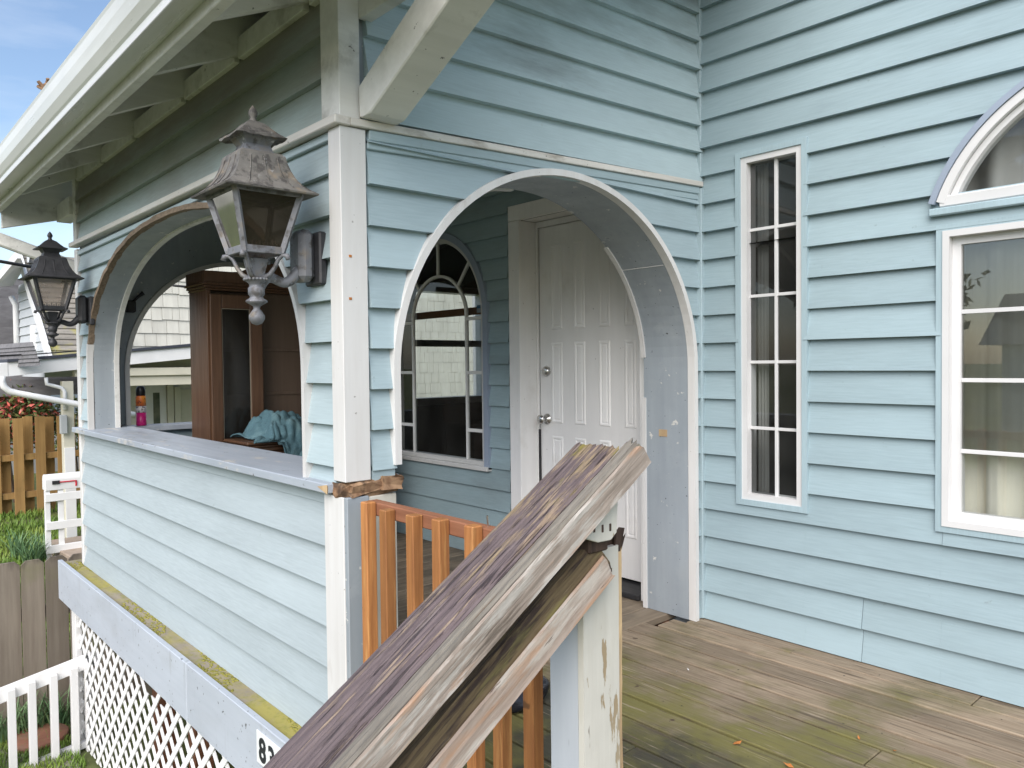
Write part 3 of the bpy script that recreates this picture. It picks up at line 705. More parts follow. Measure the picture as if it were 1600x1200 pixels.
# upper siding follows the same sag
lines = [pl('x', 0.012, 1082, q).z for q in (237, 195, 151, 107.5, 62.5, 19)]
left = [pl('x', .012, 665, 141), pl('x', .012, 705, 89), pl('x', .012, 742, 42)]
zs_ = [2.158]+lines+[lines[-1]+.14, lines[-1]+.28]
sl = (lines[0]-left[0].z)/(-.03-left[0].y)
for i in range(len(zs_)-1):
    lap('x', 1, 0, -D+.07, -.016, zs_[i], zs_[i+1], m_sidBu, wB2, (), (sl, -.03))
# inner corner sticks
box('corner_stick', .001, .03, -.028, -.001, 2.165, 3.6, m_sidB, wB2, .003)
box('corner_stick', .001, .038, -.036, -.001, .002, 2.125, m_sidB, wB, .003)
# arch lining and edge trims
bp_ = archpts(AB['c'], AB['a'], AB['s'], AB['b'], .0)
iL = next(i for i, q in enumerate(bp_) if q[1] > .86)
band('arch_lining', 'x', bp_, -.012, .004, -.006, -TB-.01, m_lining, wB)
band('arch_trim', 'x', bp_[iL:], -.012, .014, .038, -.004, m_white, wB)
nB = len(bp_)
band('arch_trim', 'x', bp_[nB-22:nB-9], -.020, .006, -TB+.004, -TB-.02, m_white, wB)
band('arch_trim', 'x', bp_[nB-8:], -.020, .006, -TB+.004, -TB-.02, m_white, wB)
band('arch_trim', 'x', bp_[20:32], -.020, .006, -TB+.004, -TB-.02, m_white, wB)
# joint of the two lining panels
jp = bp_[nB-19]
box('lining_joint', -TB, -.01, jp[0]-.016, jp[0]-.010, jp[1]-.003, jp[1]+.003, m_white, wB, 0)
pc = box('lining_chip', -.18, -.13, bp_[-5][0]-.0145, bp_[-5][0]-.0118, .90, .935, m_pinewood, wB, 0)

# ---- front porch wall (plane y = -D) with the wide arch
AA = dict(c=-1.745, a=1.485, s=1.25, b=.775, e=2.25)
opA = (AA['c']-AA['a'], AA['c']+AA['a'], (lambda u: .85), archtop(AA['c'], AA['a'], AA['s'], AA['b'], AA['e']), True)
XL = -3.50
IY = -1.845
wA = core('front_porch_wall', 'y', -D, IY, XL, -.001, -.03, 2.60, [opA], m_lining, H)
z1 = .664
low = [-.028]+[z1-.139*k for k in (4, 3, 2, 1, 0)]+[z1+.139]
low[1] = .108
for i in range(6): lap('y', -1, -D, XL+.03, -.118, low[i], low[i+1], m_sidAl, wA)
lap('y', -1, -D, XL+.03, -.118, low[6], .853, m_sidAl, wA, proud=.010)
midz = [.885, .94]+[.94+.139*i for i in range(1, 9)]
for i in range(len(midz)-1):
    b = min(midz[i+1], 2.05)
    if midz[i] < 2.0: lap('y', -1, -D, XL+.055, -.055, midz[i], b, m_sidAm, wA, [opA])
box('frieze_strip', XL+.05, -.055, -D-.026, -D, 2.022, 2.049, m_sidAm, wA, .002)
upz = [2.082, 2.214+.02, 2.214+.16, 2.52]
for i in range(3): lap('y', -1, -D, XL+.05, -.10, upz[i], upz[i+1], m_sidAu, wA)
prism('belt_moulding', [(XL-.04, 2.080), (.0355, 2.050), (.0355, 2.079), (XL-.04, 2.109)], 'y', -D-.058, -D-.001, m_whiteH, wA, None, .003)
ap = archpts(AA['c'], AA['a'], AA['s'], AA['b'], .875, AA['e'], 64)
band('arch_lining', 'y', ap, -.012, .004, -D-.004, IY+.006, m_lining, wA)
nA = len(ap)
band('arch_trim', 'y', ap[:13], -.012, .014, -D-.038, -D, m_white, wA)
band('arch_raw_edge', 'y', ap[12:60], -.012, .013, -D-.034, -D, m_brownedge, wA, True, .003)
band('arch_trim', 'y', ap[59:], -.010, .012, -D-.038, -D, m_white, wA)
band('arch_trim', 'y', ap, -.024, .006, IY-.006, IY+.022, m_eave, wA)
box('corner_board', XL-.02, XL+.048, -D-.03, -D+.04, .885, 2.064, m_white, wA, .003)
box('corner_board', XL-.02, XL+.03, -D-.03, -D+.04, -.03, .85, m_white, wA, .003)
box('corner_board', XL-.03, XL+.045, -D-.03, -D+.04, 2.11, 2.62, m_eave, wA, .003)
# sill
prism('sill', [(-D-.062, .853), (-D-.062, .885), (IY+.10, .892), (IY+.10, .853)], 'x', XL-.06, -.055, m_cap, wA, None, .003)
# broken corner: sill end splinters
bm = bmesh.new()
for (x0, x1, y0, y1, z0, z1_) in ((-.06, .01, -D-.035, -D+.02, .846, .884), (.0, .03, -D-.015, -D+.10, .850, .890), (-.03, .02, -D+.04, -D+.17, .842, .897), (.0, .04, -D+.10, -D+.175, .858, .902)):
    bxb(bm, x0, x1, y0, y1, z0, z1_)
bmesh.ops.subdivide_edges(bm, edges=list(bm.edges), cuts=2)
for q in bm.verts: q.co += Vector((random.uniform(-.006, .006), random.uniform(-.006, .006), random.uniform(-.007, .007)))
obj('splintered_framing', bm, m_rawwood, wA)
pyd('wood_splinter', [(-.115, -D-.064, .872), (-.05, -D-.062, .884), (-.05, -D-.062, .852), (-.06, -D-.05, .87)], [(0, 1, 2), (0, 1, 3), (0, 2, 3), (1, 2, 3)], m_pinewood, wA)
# corner post boards (upper, middle, lower)
def ell(name, za, zb, la, lb, mat, t=.022, dx=0):
    o = .012
    pts = [(-la, -D-o-t), (t+dx, -D-o-t), (t+dx, -D+lb), (.001, -D+lb), (.001, -D-o+.004), (-la, -D-o+.004)]
    return prism(name, pts, 'z', za, zb, mat, wA, None, .002)
ell('corner_post', .895, 2.050, .056, .062, m_white)
for zz, yy in ((1.632, -D-.002), (1.494, -D-.004)): box('rust_spot', .0215, .0235, yy-.006, yy+.004, zz-.004, zz+.004, m_leafdead, wA, 0)
ell('corner_post', 2.081, 2.80, .10, .045, m_eave, .02)
box('post_base_board', -.122, .006, -D-.036, -D-.001, -.03, .845, m_white, wA, .003)
box('post_base_board', .0065, .028, -D-.033, -D+.05, -.03, .845, m_lining, wA, .003)
box('post_base_board', .001, .024, -D+.052, -D+.16, -.03, .84, m_newel, wA, .003)
bm = bmesh.new(); bxb(bm, .002, .016, -D+.07, AB['c']-AB['a']-.002, .888, .94, .001)
obj('loose_siding_end', bm, m_sidB, wA)

# ---- far end wall with its own arch, ceiling
AE = dict(c=-.93, a=.80, s=1.25, b=.79)
opE = (AE['c']-AE['a'], AE['c']+AE['a'], (lambda u: .84), archtop(AE['c'], AE['a'], AE['s'], AE['b']), True)
wE = core('end_porch_wall', 'x', XL+.002, -3.40, -D+.02, -.01, -.05, 2.5, [opE], m_lining, H)
ep = archpts(AE['c'], AE['a'], AE['s'], AE['b'], .84)
band('arch_lining', 'x', ep, -.01, .003, XL-.004, -3.396, m_lining, wE)
band('arch_trim', 'x', ep, -.018, .012, -3.396, -3.376, m_white, wE)
box('end_sill', XL-.05, -3.34, -D+.16, -.02, .842, .878, m_cap, wE, .003)
for i in range(6): lap('x', 1, -3.40, -IY*-1, -.02, .14*i, .14*(i+1), m_sidD, wE)
cl = box('porch_ceiling', -3.39, -TB-.002, IY+.002, -.002, 2.385, 2.41, m_door, H, 0)
# small black light fitting inside
hk = pl('x', -3.40, 203, 477)
bm = bmesh.new()
bxb(bm, -3.40, -3.345, hk.y-.035, hk.y+.025, hk.z-.05, hk.z+.03, .008)
tubeb(bm, [(-3.37, hk.y+.01, hk.z+.02), (-3.36, hk.y+.045, hk.z+.06), (-3.35, hk.y+.075, hk.z+.085)], [.009, .009, .016], 8)
tag(obj('wall_light_fitting', bm, m_black), 'small black light fitting on the inner porch wall beside the end arch', 'light fitting')

# ---- ledge, fascia, plaque
FY = -2.085
lg = box('ledge_board', -3.66, -2.75, FY, -D-.0, -.055, -.030, m_ledge, H, .002)
box('ledge_board', -2.745, 1.02, FY, -D-.0, -.055, -.029, m_ledge, H, .002)
for a, b in ((-3.67, -1.198), (-1.195, 1.02)):
    box('fascia_board', a, b, FY-.028, FY-.001, -.275, -.014, m_fascia, H, .003)
bm = bmesh.new()
for k in range(1500):
    x_ = random.uniform(-3.6, .2); y_ = random.choice((FY+random.uniform(.004, .03), -D-.028-abs(random.gauss(0, .02)), random.uniform(FY+.005, -D-.03)))
    if mn0(Vector((x_*2.2, y_*9, 3))) < -.02: continue
    r = random.uniform(.003, .009)
    bmesh.ops.create_icosphere(bm, subdivisions=1, radius=1, matrix=Matrix.Translation((x_, y_, -.0285)) @ Matrix.Diagonal((r*random.uniform(.8, 2.2), r, r*.3, 1)))
stuff(tag(obj('moss', bm, M('yellow_green_moss', (.30, .27, .055), (.20, .19, .04), gscale=90, stretch=1, rough=.95, bump=.8), None, None, True), 'yellow-green moss cushions along the porch ledge board', 'moss'))
q = pl('y', FY-.03, 403, 1138); q2 = pl('y', FY-.03, 412, 1182)
pz1, pz0, px0 = -.043, -.160, q.x-.006
plq = tag(box('house_number_tile', px0, px0+.36, FY-.034, FY-.0285, pz0, pz1, m_plaque, None, .001), 'white house number tile with black digits on the pale fascia board', 'number sign')
def text(s, x, y, z, h, mat, parent, rot):
    c = bpy.data.curves.new('t', 'FONT'); c.body = s; c.size = h; c.extrude = .0008; c.offset = .004
    o = bpy.data.objects.new('t', c); col.objects.link(o)
    bpy.context.view_layer.update()
    me = bpy.data.meshes.new_from_object(o.evaluated_get(bpy.context.evaluated_depsgraph_get()))
    bpy.data.objects.remove(o, do_unlink=True)
    me.materials.append(mat)
    return _reg(bpy.data.objects.new('digit', me), parent, Matrix.Translation((x, y, z)) @ rot)
RY = Matrix.Rotation(PI/2, 4, 'X')
for i, (ch, dz) in enumerate((('8', 0), ('3', -.004), ('8', -.006))):
    text(ch, px0+.022+i*.075, FY-.0345, pz0+.018+dz, .118, m_ink, plq, RY)

# ---- roof, rafters, gutter, brace
SL = .47
def rz(y): return 2.365+SL*(y+2.32)          # underside of the rafters
rf = part_empty('porch_roof', H, (-1.7, -2, 2.4))
prism('roof_deck', [(-2.36, rz(-2.36)+.15), (1.2, rz(1.2)+.15), (1.2, rz(1.2)+.19), (-2.40, rz(-2.40)+.18)], 'x', -4.0, .66, m_eave, rf)
prism('roof_covering', [(-2.42, rz(-2.42)+.186), (1.2, rz(1.2)+.192), (1.2, rz(1.2)+.21), (-2.42, rz(-2.42)+.20)], 'x', -4.05, .70, m_shinglegrey, rf)
for x in (-.20, -.80, -1.415, -2.18, -2.825, -3.43):
    prism('rafter', [(-2.345, rz(-2.345)), (-.3, rz(-.3)), (-.3, rz(-.3)+.148), (-2.345, rz(-2.345)+.148)], 'x', x-.02, x+.02, m_eave, rf, None, .002)
xs = [-.10, -.20, -.80, -1.415, -2.18, -2.825, -3.43]
for a, b in zip(xs, xs[1:]):
    box('frieze_block', b+.021, a-.021, -D-.03, -D-.005, 2.50, 2.585, m_eave, rf, .002)
box('eave_fascia', -4.0, .66, -2.385, -2.347, 2.325, 2.50, m_eave, rf, .003)
# gutter, K profile
kp = [(-2.386, 2.365), (-2.455, 2.365), (-2.462, 2.372), (-2.462, 2.392), (-2.470, 2.400), (-2.488, 2.430), (-2.496, 2.470), (-2.496, 2.512), (-2.500, 2.524), (-2.492, 2.530), (-2.486, 2.520), (-2.486, 2.47), (-2.478, 2.434), (-2.458, 2.405), (-2.448, 2.378), (-2.392, 2.374), (-2.392, 2.52), (-2.386, 2.52)]
gt = prism('gutter', kp, 'x', -4.08, .72, m_gutter, rf)
box('gutter_lip', -4.08, .72, -2.465, -2.4565, 2.3575, 2.3725, m_vinyl, rf, .002)
# barge board at the far end
prism('barge_board', [(-2.345, rz(-2.345)-.13), (-1.99, rz(-1.99)-.20), (-1.86, rz(-1.86)-.22), (-1.86, rz(-1.86)-.02), (-1.0, rz(-1.0)-.02), (-1.0, rz(-1.0)+.148), (-2.345, rz(-2.345)+.148)], 'x', -3.92, -3.88, m_eave, rf, None, .002)
box('lookout_block', -3.90, XL-.03, -2.02, -1.93, 2.30, 2.42, m_eave, rf, .002)
# downspout from the gutter end back to the corner
def barb(bm, a, b, w_, h_):
    a, b = Vector(a), Vector(b); t = (b-a).normalized()
    s = t.cross(Vector((0, 0, 1))).normalized(); u = s.cross(t)
    c = [[bm.verts.new(e+s*i*w_/2+u*j*h_/2) for i, j in ((-1, -1), (1, -1), (1, 1), (-1, 1))] for e in (a, b)]
    bm.faces.new(c[0]); bm.faces.new(c[1][::-1])
    for i in range(4): bm.faces.new((c[0][i], c[0][(i+1) % 4], c[1][(i+1) % 4], c[1][i]))
def bar(name, a, b, w_, h_, mat, parent=None, bev=.0):
    bm = bmesh.new(); barb(bm, a, b, w_, h_)
    if bev: bmesh.ops.bevel(bm, geom=list(bm.edges), offset=bev, segments=1, affect='EDGES')
    return obj(name, bm, mat, parent)
A_ = pl('x', -3.95, -20, 367); B_ = pl('y', -1.86, 134, 424)
bar('downspout', (-3.98, -2.43, 2.36), A_+Vector((0, 0, 0)), .07, .09, m_gutter, rf, .01)
bar('downspout', A_, B_, .07, .085, m_eave, rf, .01)
# knee brace and lookout beam on the near side
br = part_empty('knee_brace', H, (.05, -1.87, 2.08))
ya, yb = -1.935, -1.80
e1 = [pl('y', ya, 572, 172), pl('y', ya, 695, 0)]; e2 = [pl('y', ya, 562, 133), pl('y', ya, 652, 0)]
d1 = (e1[1]-e1[0]); d2 = (e2[1]-e2[0])
e1b, e2b = e1[0]+d1*2.2, e2[0]+d2*2.2
prism('brace_timber', [(e1[0].x-.02, 2.083), (e1[0].x+.02, 2.083), (e1b.x, e1b.z), (e2b.x-.02, e2b.z+.02), (e2[0].x-.005, e2[0].z), (.03, 2.17), (.03, 2.083)], 'y', ya, yb, m_eave, br, None, .004)
prism('lookout_beam', [(.012, 2.41), (.70, 2.41), (.70, 2.56), (.012, 2.56)], 'y', ya+.01, ya+.06, m_eave, br, None, .003)

# main roof above the frame
prism('main_roof', [(-.45, 3.62), (3.8, 5.4), (3.8, 5.6), (-.45, 3.78)], 'x', .75, 3.9, m_shinglegrey, H)

# ================================================================== deck
dk = thing('wooden_deck', 'weathered mossy plank deck at the entrance arch', 'deck', (1.5, -1, 0))
bw = .1415
y = -.001
i = 0
while y > -1.97:
    b = max(y-bw+.014, -1.985)
    if i == 0: seg = [(.002, 1.262), (1.266, 3.3)]
    elif i in (5,): seg = [(-.13, 1.18), (1.184, 3.3)]
    elif i in (9,): seg = [(-.13, .62), (.624, 3.3)]
    else: seg = [(-.13+(.0 if i > 1 else .135*(i == 1)*.5), 3.3)]
    for a, c in seg: box('deck_board', a, c, b, y, -.038, random.uniform(-.0015, .0015), m_deckx, dk, .0035)
    y -= bw; i += 1
x = -.135
while x > -3.38:
    box('deck_board', x-bw+.006, x, -1.84, -.002, -.038, random.uniform(-.002, .001), m_decky, dk, .004); x -= bw
for yy in (-1.9, -1.0, -.1): box('joist', -3.4, 3.3, yy-.02, yy+.02, -.22, -.04, m_post, dk, 0)
box('rim_board', 1.125, 3.3, -2.02, -1.99, -.24, -.003, m_deckx, dk, .003)
# stair treads below the handrail, leading down to the path
st = thing('entrance_stairs', 'plank steps running down from the deck beside the flaking handrail', 'stairs', (1.7, -2.6, GZ))
for k in range(5):
    yy = -2.03-.29*k; zz = -.19*(k+1)
    box('tread', 1.22, 2.45, yy-.29, yy, zz-.04, zz, m_deckx, st, .004)
for xx in (1.24, 2.41): prism('stringer', [(-2.03, -.25), (-2.03, -.04), (-3.48, -1.0), (-3.48, -1.1), (-3.3, -1.1)], 'x', xx-.02, xx+.02, m_deckx, st)

# orange picket railing between corner post and newel
pr = thing('picket_railing', 'orange cedar picket railing panel between the corner post and the newel', 'railing', (.5, -1.97, 0))
box('top_rail', .07, 1.02, -1.955, -1.915, .795, .838, m_redrail, pr, .003)
box('bottom_rail', .03, 1.02, -1.955, -1.917, .06, .10, m_redrail, pr, .003)
for k, (xx, zt) in enumerate(((.112, .842), (.222, .832), (.368, .836), (.497, .842), (.645, .846), (.755, .84), (.872, .84))):
    h = .019
    prism('picket', [(xx-h, -1.993), (xx+h, -1.993), (xx+h, -1.956), (xx-h, -1.956)], 'z', .02, zt, m_picket, pr, None, .003)
bm = bmesh.new(); tubeb(bm, [(.655, -1.93, .83), (.657, -1.935, .868)], [.003, .0025], 6)
obj('bent_nail', bm, m_steel, pr)

# ---- newel and stair handrail
hr = thing('stair_handrail', 'flaking purple-brown stair handrail on a peeling white newel post', 'handrail', (1.07, -2.0, 0))
nw = part_empty('newel_post', hr, (1.07, -2.0, 0))
def jag(name, x0, x1, y0, y1, z0, z1, mat, parent, amp=.004, axis=2):
    bm = bmesh.new(); bxb(bm, x0, x1, y0, y1, z0, z1)
    es = [e for e in bm.edges if abs((e.verts[0].co-e.verts[1].co).normalized()[axis]) > .9]
    bmesh.ops.subdivide_edges(bm, edges=es, cuts=24, use_grid_fill=True)
    for v_ in bm.verts:
        if z0+.02 < v_.co.z < z1-.001:
            v_.co.x += random.uniform(-amp, amp); v_.co.y += random.uniform(-amp, amp)*.6
    return obj(name, bm, mat, parent)
box('core', 1.030, 1.110, -2.046, -1.952, -.25, .845, m_pinewood, nw, .003)
jag('left_board', 1.0235, 1.1085, -2.062, -2.047, -.25, .86, m_newelblue, nw, .0004)
jag('front_board', 1.1105, 1.127, -2.064, -1.948, -.25, .87, m_newel, nw, .0005)
jag('back_board', 1.0245, 1.124, -1.9475, -1.934, -.25, .868, m_pinewood, nw, .002)
bm = bmesh.new()
for k in range(26):
    cx, cy = random.uniform(1.04, 1.12), random.uniform(-2.04, -1.94)
    h = random.uniform(.02, .062); r = random.uniform(.003, .010)
    bx2 = bxb(bm, cx-r, cx+r, cy-r*1.3, cy+r*1.3, .835, .845+h)
    for f in bx2[1:2]:
        for v_ in f.verts: v_.co += Vector((random.uniform(-.008, .012), random.uniform(-.008, .012), random.uniform(-.012, .01)))
pyd('rotten_spike', [(1.115, -1.95, .845), (1.118, -1.93, .845), (1.10, -1.94, .85), (1.124, -1.918, .892)], [(0, 1, 2), (0, 1, 3), (1, 2, 3), (0, 2, 3)], m_rotwood, nw)
obj('rotten_top', bm, m_rotwood, nw)
# sloping rails: local x runs down the slope, local y = world x, local z = up the normal
ang = math.atan(.632)
def railmw(y0, z0):
    t = Vector((0, -math.cos(ang), -math.sin(ang))); s = Vector((1, 0, 0)); u = Vector((0, -math.sin(ang), math.cos(ang)))
    return Matrix(((t.x, s.x, u.x, 0), (t.y, s.y, u.y, y0), (t.z, s.z, u.z, z0), (0, 0, 0, 1)))
RM = railmw(-2.02, 1.094)
def worn(name, x0, x1, y0, y1, z0, z1, mat, parent, mw, amp=.003, cuts=60, end=.012, groove=None, ycuts=6):
    """weathered board: finely cut, ragged at its upper end"""
    nx, ny = cuts, ycuts
    bm = bmesh.new()
    def sect(x, fr):
        # rounded rectangle section sampled around
        pts = []
        for i in range(ny+1): pts.append((y0+(y1-y0)*i/ny, z1))
        for i in range(1, 4): pts.append((y1, z1+(z0-z1)*i/4))
        for i in range(ny+1): pts.append((y1+(y0-y1)*i/ny, z0))
        for i in range(1, 4): pts.append((y0, z0+(z1-z0)*i/4))
        out = []
        for yy, zz in pts:
            dz = 0
            if groove and zz == z1:
                for gy, gw, gd in groove:
                    if abs(yy-gy) < gw: dz -= gd
            cr = .004 if (abs(yy-y0) < 1e-6 or abs(yy-y1) < 1e-6) and (abs(zz-z1) < 1e-6) else 0
            out.append((yy, zz+dz-cr))
        return out
    rings = []
    base = [random.uniform(-1, 1) for _ in range(2*ny+8)]
    for k in range(nx+1):
        x_ = x0+(x1-x0)*k/nx
        ring = []
        for j, (yy, zz) in enumerate(sect(x_, k)):
            w1_ = math.sin(x_*23+j*2.1)*.5+math.sin(x_*61+j*1.3)*.5
            a_ = amp*(w1_*.5+random.uniform(-.5, .5)*.5+base[j]*(.8+.4*math.sin(x_*6+j)))
            xx = x_
            if k == 0: xx += random.uniform(-end, end)+end*.8*math.sin(j*1.7)
            ring.append(bm.verts.new((xx, yy+a_*.6, zz+a_)))
        rings.append(ring)
    n_ = len(rings[0])
    for a, b in zip(rings, rings[1:]):
        for j in range(n_): bm.faces.new((a[j], a[(j+1) % n_], b[(j+1) % n_], b[j]))
    bm.faces.new(rings[0]); bm.faces.new(rings[-1])
    return obj(name, bm, mat, parent, mw)
worn('cap_board', -.008, 1.65, 1.06, 1.187, -.040, 0, m_railcap, hr, RM, .0016, 120, .004, [(1.176, .006, .004)], 30)
worn('side_board', -.030, 1.65, 1.1895, 1.222, -.040, .001, m_railgrey, hr, RM, .0022, 120, .007, None, 8)
worn('side_board_face', -.028, 1.65, 1.2225, 1.2285, -.058, -.003, m_railwhite, hr, RM, .002, 90, .008, None, 2)
for xx in (.135, .205, .62):
    box('spacer_block', xx, xx+.035, 1.10, 1.185, -.090, -.041, m_rotwood, hr, .003, RM)
# lower rail
RL = railmw(-2.075, .893)
worn('lower_rail', -.02, 1.6, 1.068, 1.164, -.088, .004, m_raildark, hr, RL, .003, 100, .008, [(1.115, .006, .006), (1.138, .008, .004)], 12)
worn('lower_rail_face', -.010, 1.6, 1.1645, 1.172, -.094, -.034, m_railpink, hr, RL, .002, 100, .007, None, 2)
# torn white block with nail holes under the cap end
c = [pl('x', 1.19, *q_) for q_ in ((914, 842), (911, 822), (940, 792), (966, 783), (964, 832), (955, 844), (935, 848))]
prism('torn_block', [(q_.y, q_.z) for q_ in c], 'x', 1.172, 1.19, m_newel, hr, None, .0015)
for q_ in ((929, 826), (942, 826), (954, 824)):
    a = pl('x', 1.191, *q_)
    box('nail_hole', 1.186, 1.1915, a.y-.003, a.y+.003, a.z-.008, a.z+.008, m_rotwood, hr, .001)
box('torn_block_neck', 1.12, 1.171, -2.09, -2.03, .88, 1.02, m_rotwood, hr, .004)

# ================================================================== lanterns
def lantern(cx, cy, wallx, met, gls, label, cap_jit, hmet):
    t = thing('wall_lantern', label, 'wall lantern', (cx, -D, 1.42), 'pair of lanterns on the front porch wall')
    R4 = PI/4; s2 = math.sqrt(2)
    zb = 0.0
    def L4(name, prof, mat, parent=t): return lathe(name, [(r*s2, z_) for r, z_ in prof], (cx, cy, 0), mat, parent, 4, False, 'z', R4)
    # back plate
    bp = box('back_plate', wallx-.050, wallx+.062, -D-.040, -D-.012, 1.550, 1.728, m_lampblack, t, .006)
    box('plate_shell', wallx-.056, wallx+.040, -D-.098, -D-.041, 1.560, 1.735, met, bp, .018)
    pts = []
    for i in range(17):
        u = i/16
        yy = (-D-.085)*(1-u)+cy*u
        zz = 1.598-.078*u-.030*math.sin(u*PI*2)*(.5+.5*u)
        pts.append((wallx*(1-u)+cx*u, yy, zz))
    tube('arm', pts, [.021-.005*math.sin(PI*i/16) for i in range(17)], met, t, 12)
    lathe('stem', [(.004, 1.411), (.016, 1.416), (.025, 1.430), (.025, 1.442), (.016, 1.456), (.010, 1.464), (.012, 1.472), (.022, 1.478), (.034, 1.485), (.034, 1.490), (.022, 1.498), (.020, 1.503), (.026, 1.510), (.026, 1.530), (.021, 1.536), (.023, 1.544), (.034, 1.553), (.036, 1.561), (.030, 1.566), (.012, 1.570)], (cx, cy, 0), met, t, 20)
    bm = bmesh.new()
    for k in range(20):
        a = 2*PI*k/20
        bmesh.ops.create_icosphere(bm, subdivisions=1, radius=.006, matrix=Matrix.Translation((cx+.036*math.cos(a), cy+.036*math.sin(a), 1.558)))
    obj('beaded_ring', bm, met, t, None, True)
    L4('glass_cup', [(.018, 1.566), (.030, 1.624), (.020, 1.628)], met)
    for i in range(4):
        a = PI/4+i*PI/2
        ca, sa = math.cos(a), math.sin(a)
        pp = [(cx+ca*r, cy+sa*r, z_) for r, z_ in ((.020, 1.560), (.046, 1.574), (.062, 1.596), (.074, 1.622), (.088, 1.636), (.104, 1.633), (.108, 1.621))]
        tube('scroll', pp, [.009, .008, .007, .007, .008, .009, .009], met, t, 6)
    a0, a1, z0, z1_ = .062, .108, 1.642, 1.830
    for i in range(4):
        m4 = Matrix.Translation((cx, cy, 0)) @ Matrix.Rotation(i*PI/2, 4, 'Z')
        box('lower_frame', -a0-.006, a0+.006, -a0-.007, -a0+.007, z0-.006, z0+.018, met, t, .002, m4)
        box('upper_frame', -a1-.004, a1+.004, -a1-.006, -a1+.006, z1_-.012, z1_+.004, met, t, .002, m4)
        bm = bmesh.new(); barb(bm, (-a0, -a0, z0), (-a1, -a1, z1_), .016, .016)
        obj('corner_bar', bm, met, t, m4)
        pyd('pane', [(-a0, -a0, z0+.01), (a0, -a0, z0+.01), (a1, -a1, z1_), (-a1, -a1, z1_)], [(0, 1, 2, 3)], gls, t, m4)
        bm = bmesh.new()
        for k in range(9):
            x_ = -a0+.012+k*(2*a0-.024)/8
            bxb(bm, x_-.003, x_+.003, -a0-.001, -a0+.003, z0+.018, z0+.028+.006*(k % 2))
        obj('crenellation', bm, met, t, m4)
    # hood with concave flare
    hood = L4('hood', [(.120, 1.828), (.149, 1.824), (.151, 1.829), (.134, 1.840), (.113, 1.857), (.097, 1.880), (.086, 1.905), (.078, 1.930), (.074, 1.950), (.066, 1.958), (.046, 1.962)], hmet)
    for i in range(4):
        m4 = Matrix.Translation((cx, cy, 0)) @ Matrix.Rotation(i*PI/2, 4, 'Z')
        for q_ in (-.045, .0, .045):
            tube('hood_rib', [(q_*1.6, -.132, 1.843), (q_*1.4, -.113, 1.860), (q_*1.2, -.097, 1.883), (q_*1.05, -.086, 1.907), (q_*.95, -.0775, 1.940)],   .0018, hmet, hood, 5, True, m4)
    L4('neck', [(.044, 1.955), (.047, 1.962), (.040, 1.985), (.052, 2.006), (.060, 2.012)], met)
    cp = L4('crown', [(.060, 2.010), (.080, 2.007), (.080, 2.013), (.062, 2.022), (.044, 2.040), (.030, 2.056), (.014, 2.066), (.006, 2.068)], hmet)
    lathe('top_finial', [(.018, 2.058), (.012, 2.070), (.009, 2.078), (.014, 2.086), (.015, 2.095), (.010, 2.106), (.004, 2.114), (.001, 2.118)], (cx, cy, 0), hmet, t, 14)
    if cap_jit:
        bm = bmesh.new(); bm.from_mesh(cp.data)
        bmesh.ops.subdivide_edges(bm, edges=[e for e in bm.edges if abs(e.verts[0].co.z-e.verts[1].co.z) < 1e-4], cuts=7, use_grid_fill=True)
        for v_ in bm.verts:
            if v_.co.z < 2.016: v_.co.z += random.uniform(-.005, .003)
        bm.to_mesh(cp.data); bm.free()
    return t
lantern(-.175, -2.205, -.175, m_lampgrey, m_lampglass, 'corroded grey metal lantern on the wall beside the white corner post', True, m_lamphood)
lantern(-3.17, -2.205, -3.17, m_lampblack, m_lampglass2, 'black metal lantern at the far end of the porch wall', False, m_lampblack)

# ================================================================== porch contents
ht = thing('china_hutch', 'tall brown wooden hutch with glazed door standing inside the porch', 'cabinet', (-2.95, -1.0, 0))
hx0, hx1, hy0, hy1, hz = -3.10, -2.78, -1.405, -.42, 1.80
box('side_panel', hx0, hx1, hy0, hy0+.025, 0, hz, m_hutch, ht, .002)
box('side_panel', hx0, hx1, hy1-.025, hy1, 0, hz, m_hutch, ht, .002)
box('back_panel', hx1-.085, hx1-.073, hy0+.026, hy1-.026, 0, hz, m_hutchdk, ht, 0)
box('top_panel', hx0, hx1, hy0+.001, hy1-.001, hz+.001, hz+.02, m_hutch, ht, .002)
for zz in (.78, 1.08, 1.38, .45): box('shelf', hx1-.072, hx1-.062, hy0+.026, hy1-.026, zz, zz+.018, m_hutchdk, ht, .001)
# crown moulding and scrolled pediment
for k, (o_, za, zb) in enumerate(((.008, 1.765, 1.78), (.020, 1.7805, 1.797), (.034, 1.7975, 1.812))):
    box('crown_moulding', hx0, hx1+o_, hy0-o_, hy1+o_, za+.01, zb+.01, m_hutch, ht, .004)
pts = [(hy0-.02, 1.825), (hy1+.02, 1.825)]
for i in range(25):
    u = 1-i/24
    yy = hy0-.02+(hy1-hy0+.04)*u
    d_ = abs(u-.5)*2
    zz = 1.90 if d_ > .55 else (1.90+.075*(1-((d_-.25)/.30) if d_ > .25 else 1))
    pts.append((yy, zz))
prism('pediment', pts, 'x', hx1-.02, hx1+.012, m_hutch, ht, None, .003)
box('pediment_return', hx0, hx1-.021, hy0-.02, hy0+.004, 1.826, 1.90, m_hutch, ht, .003)
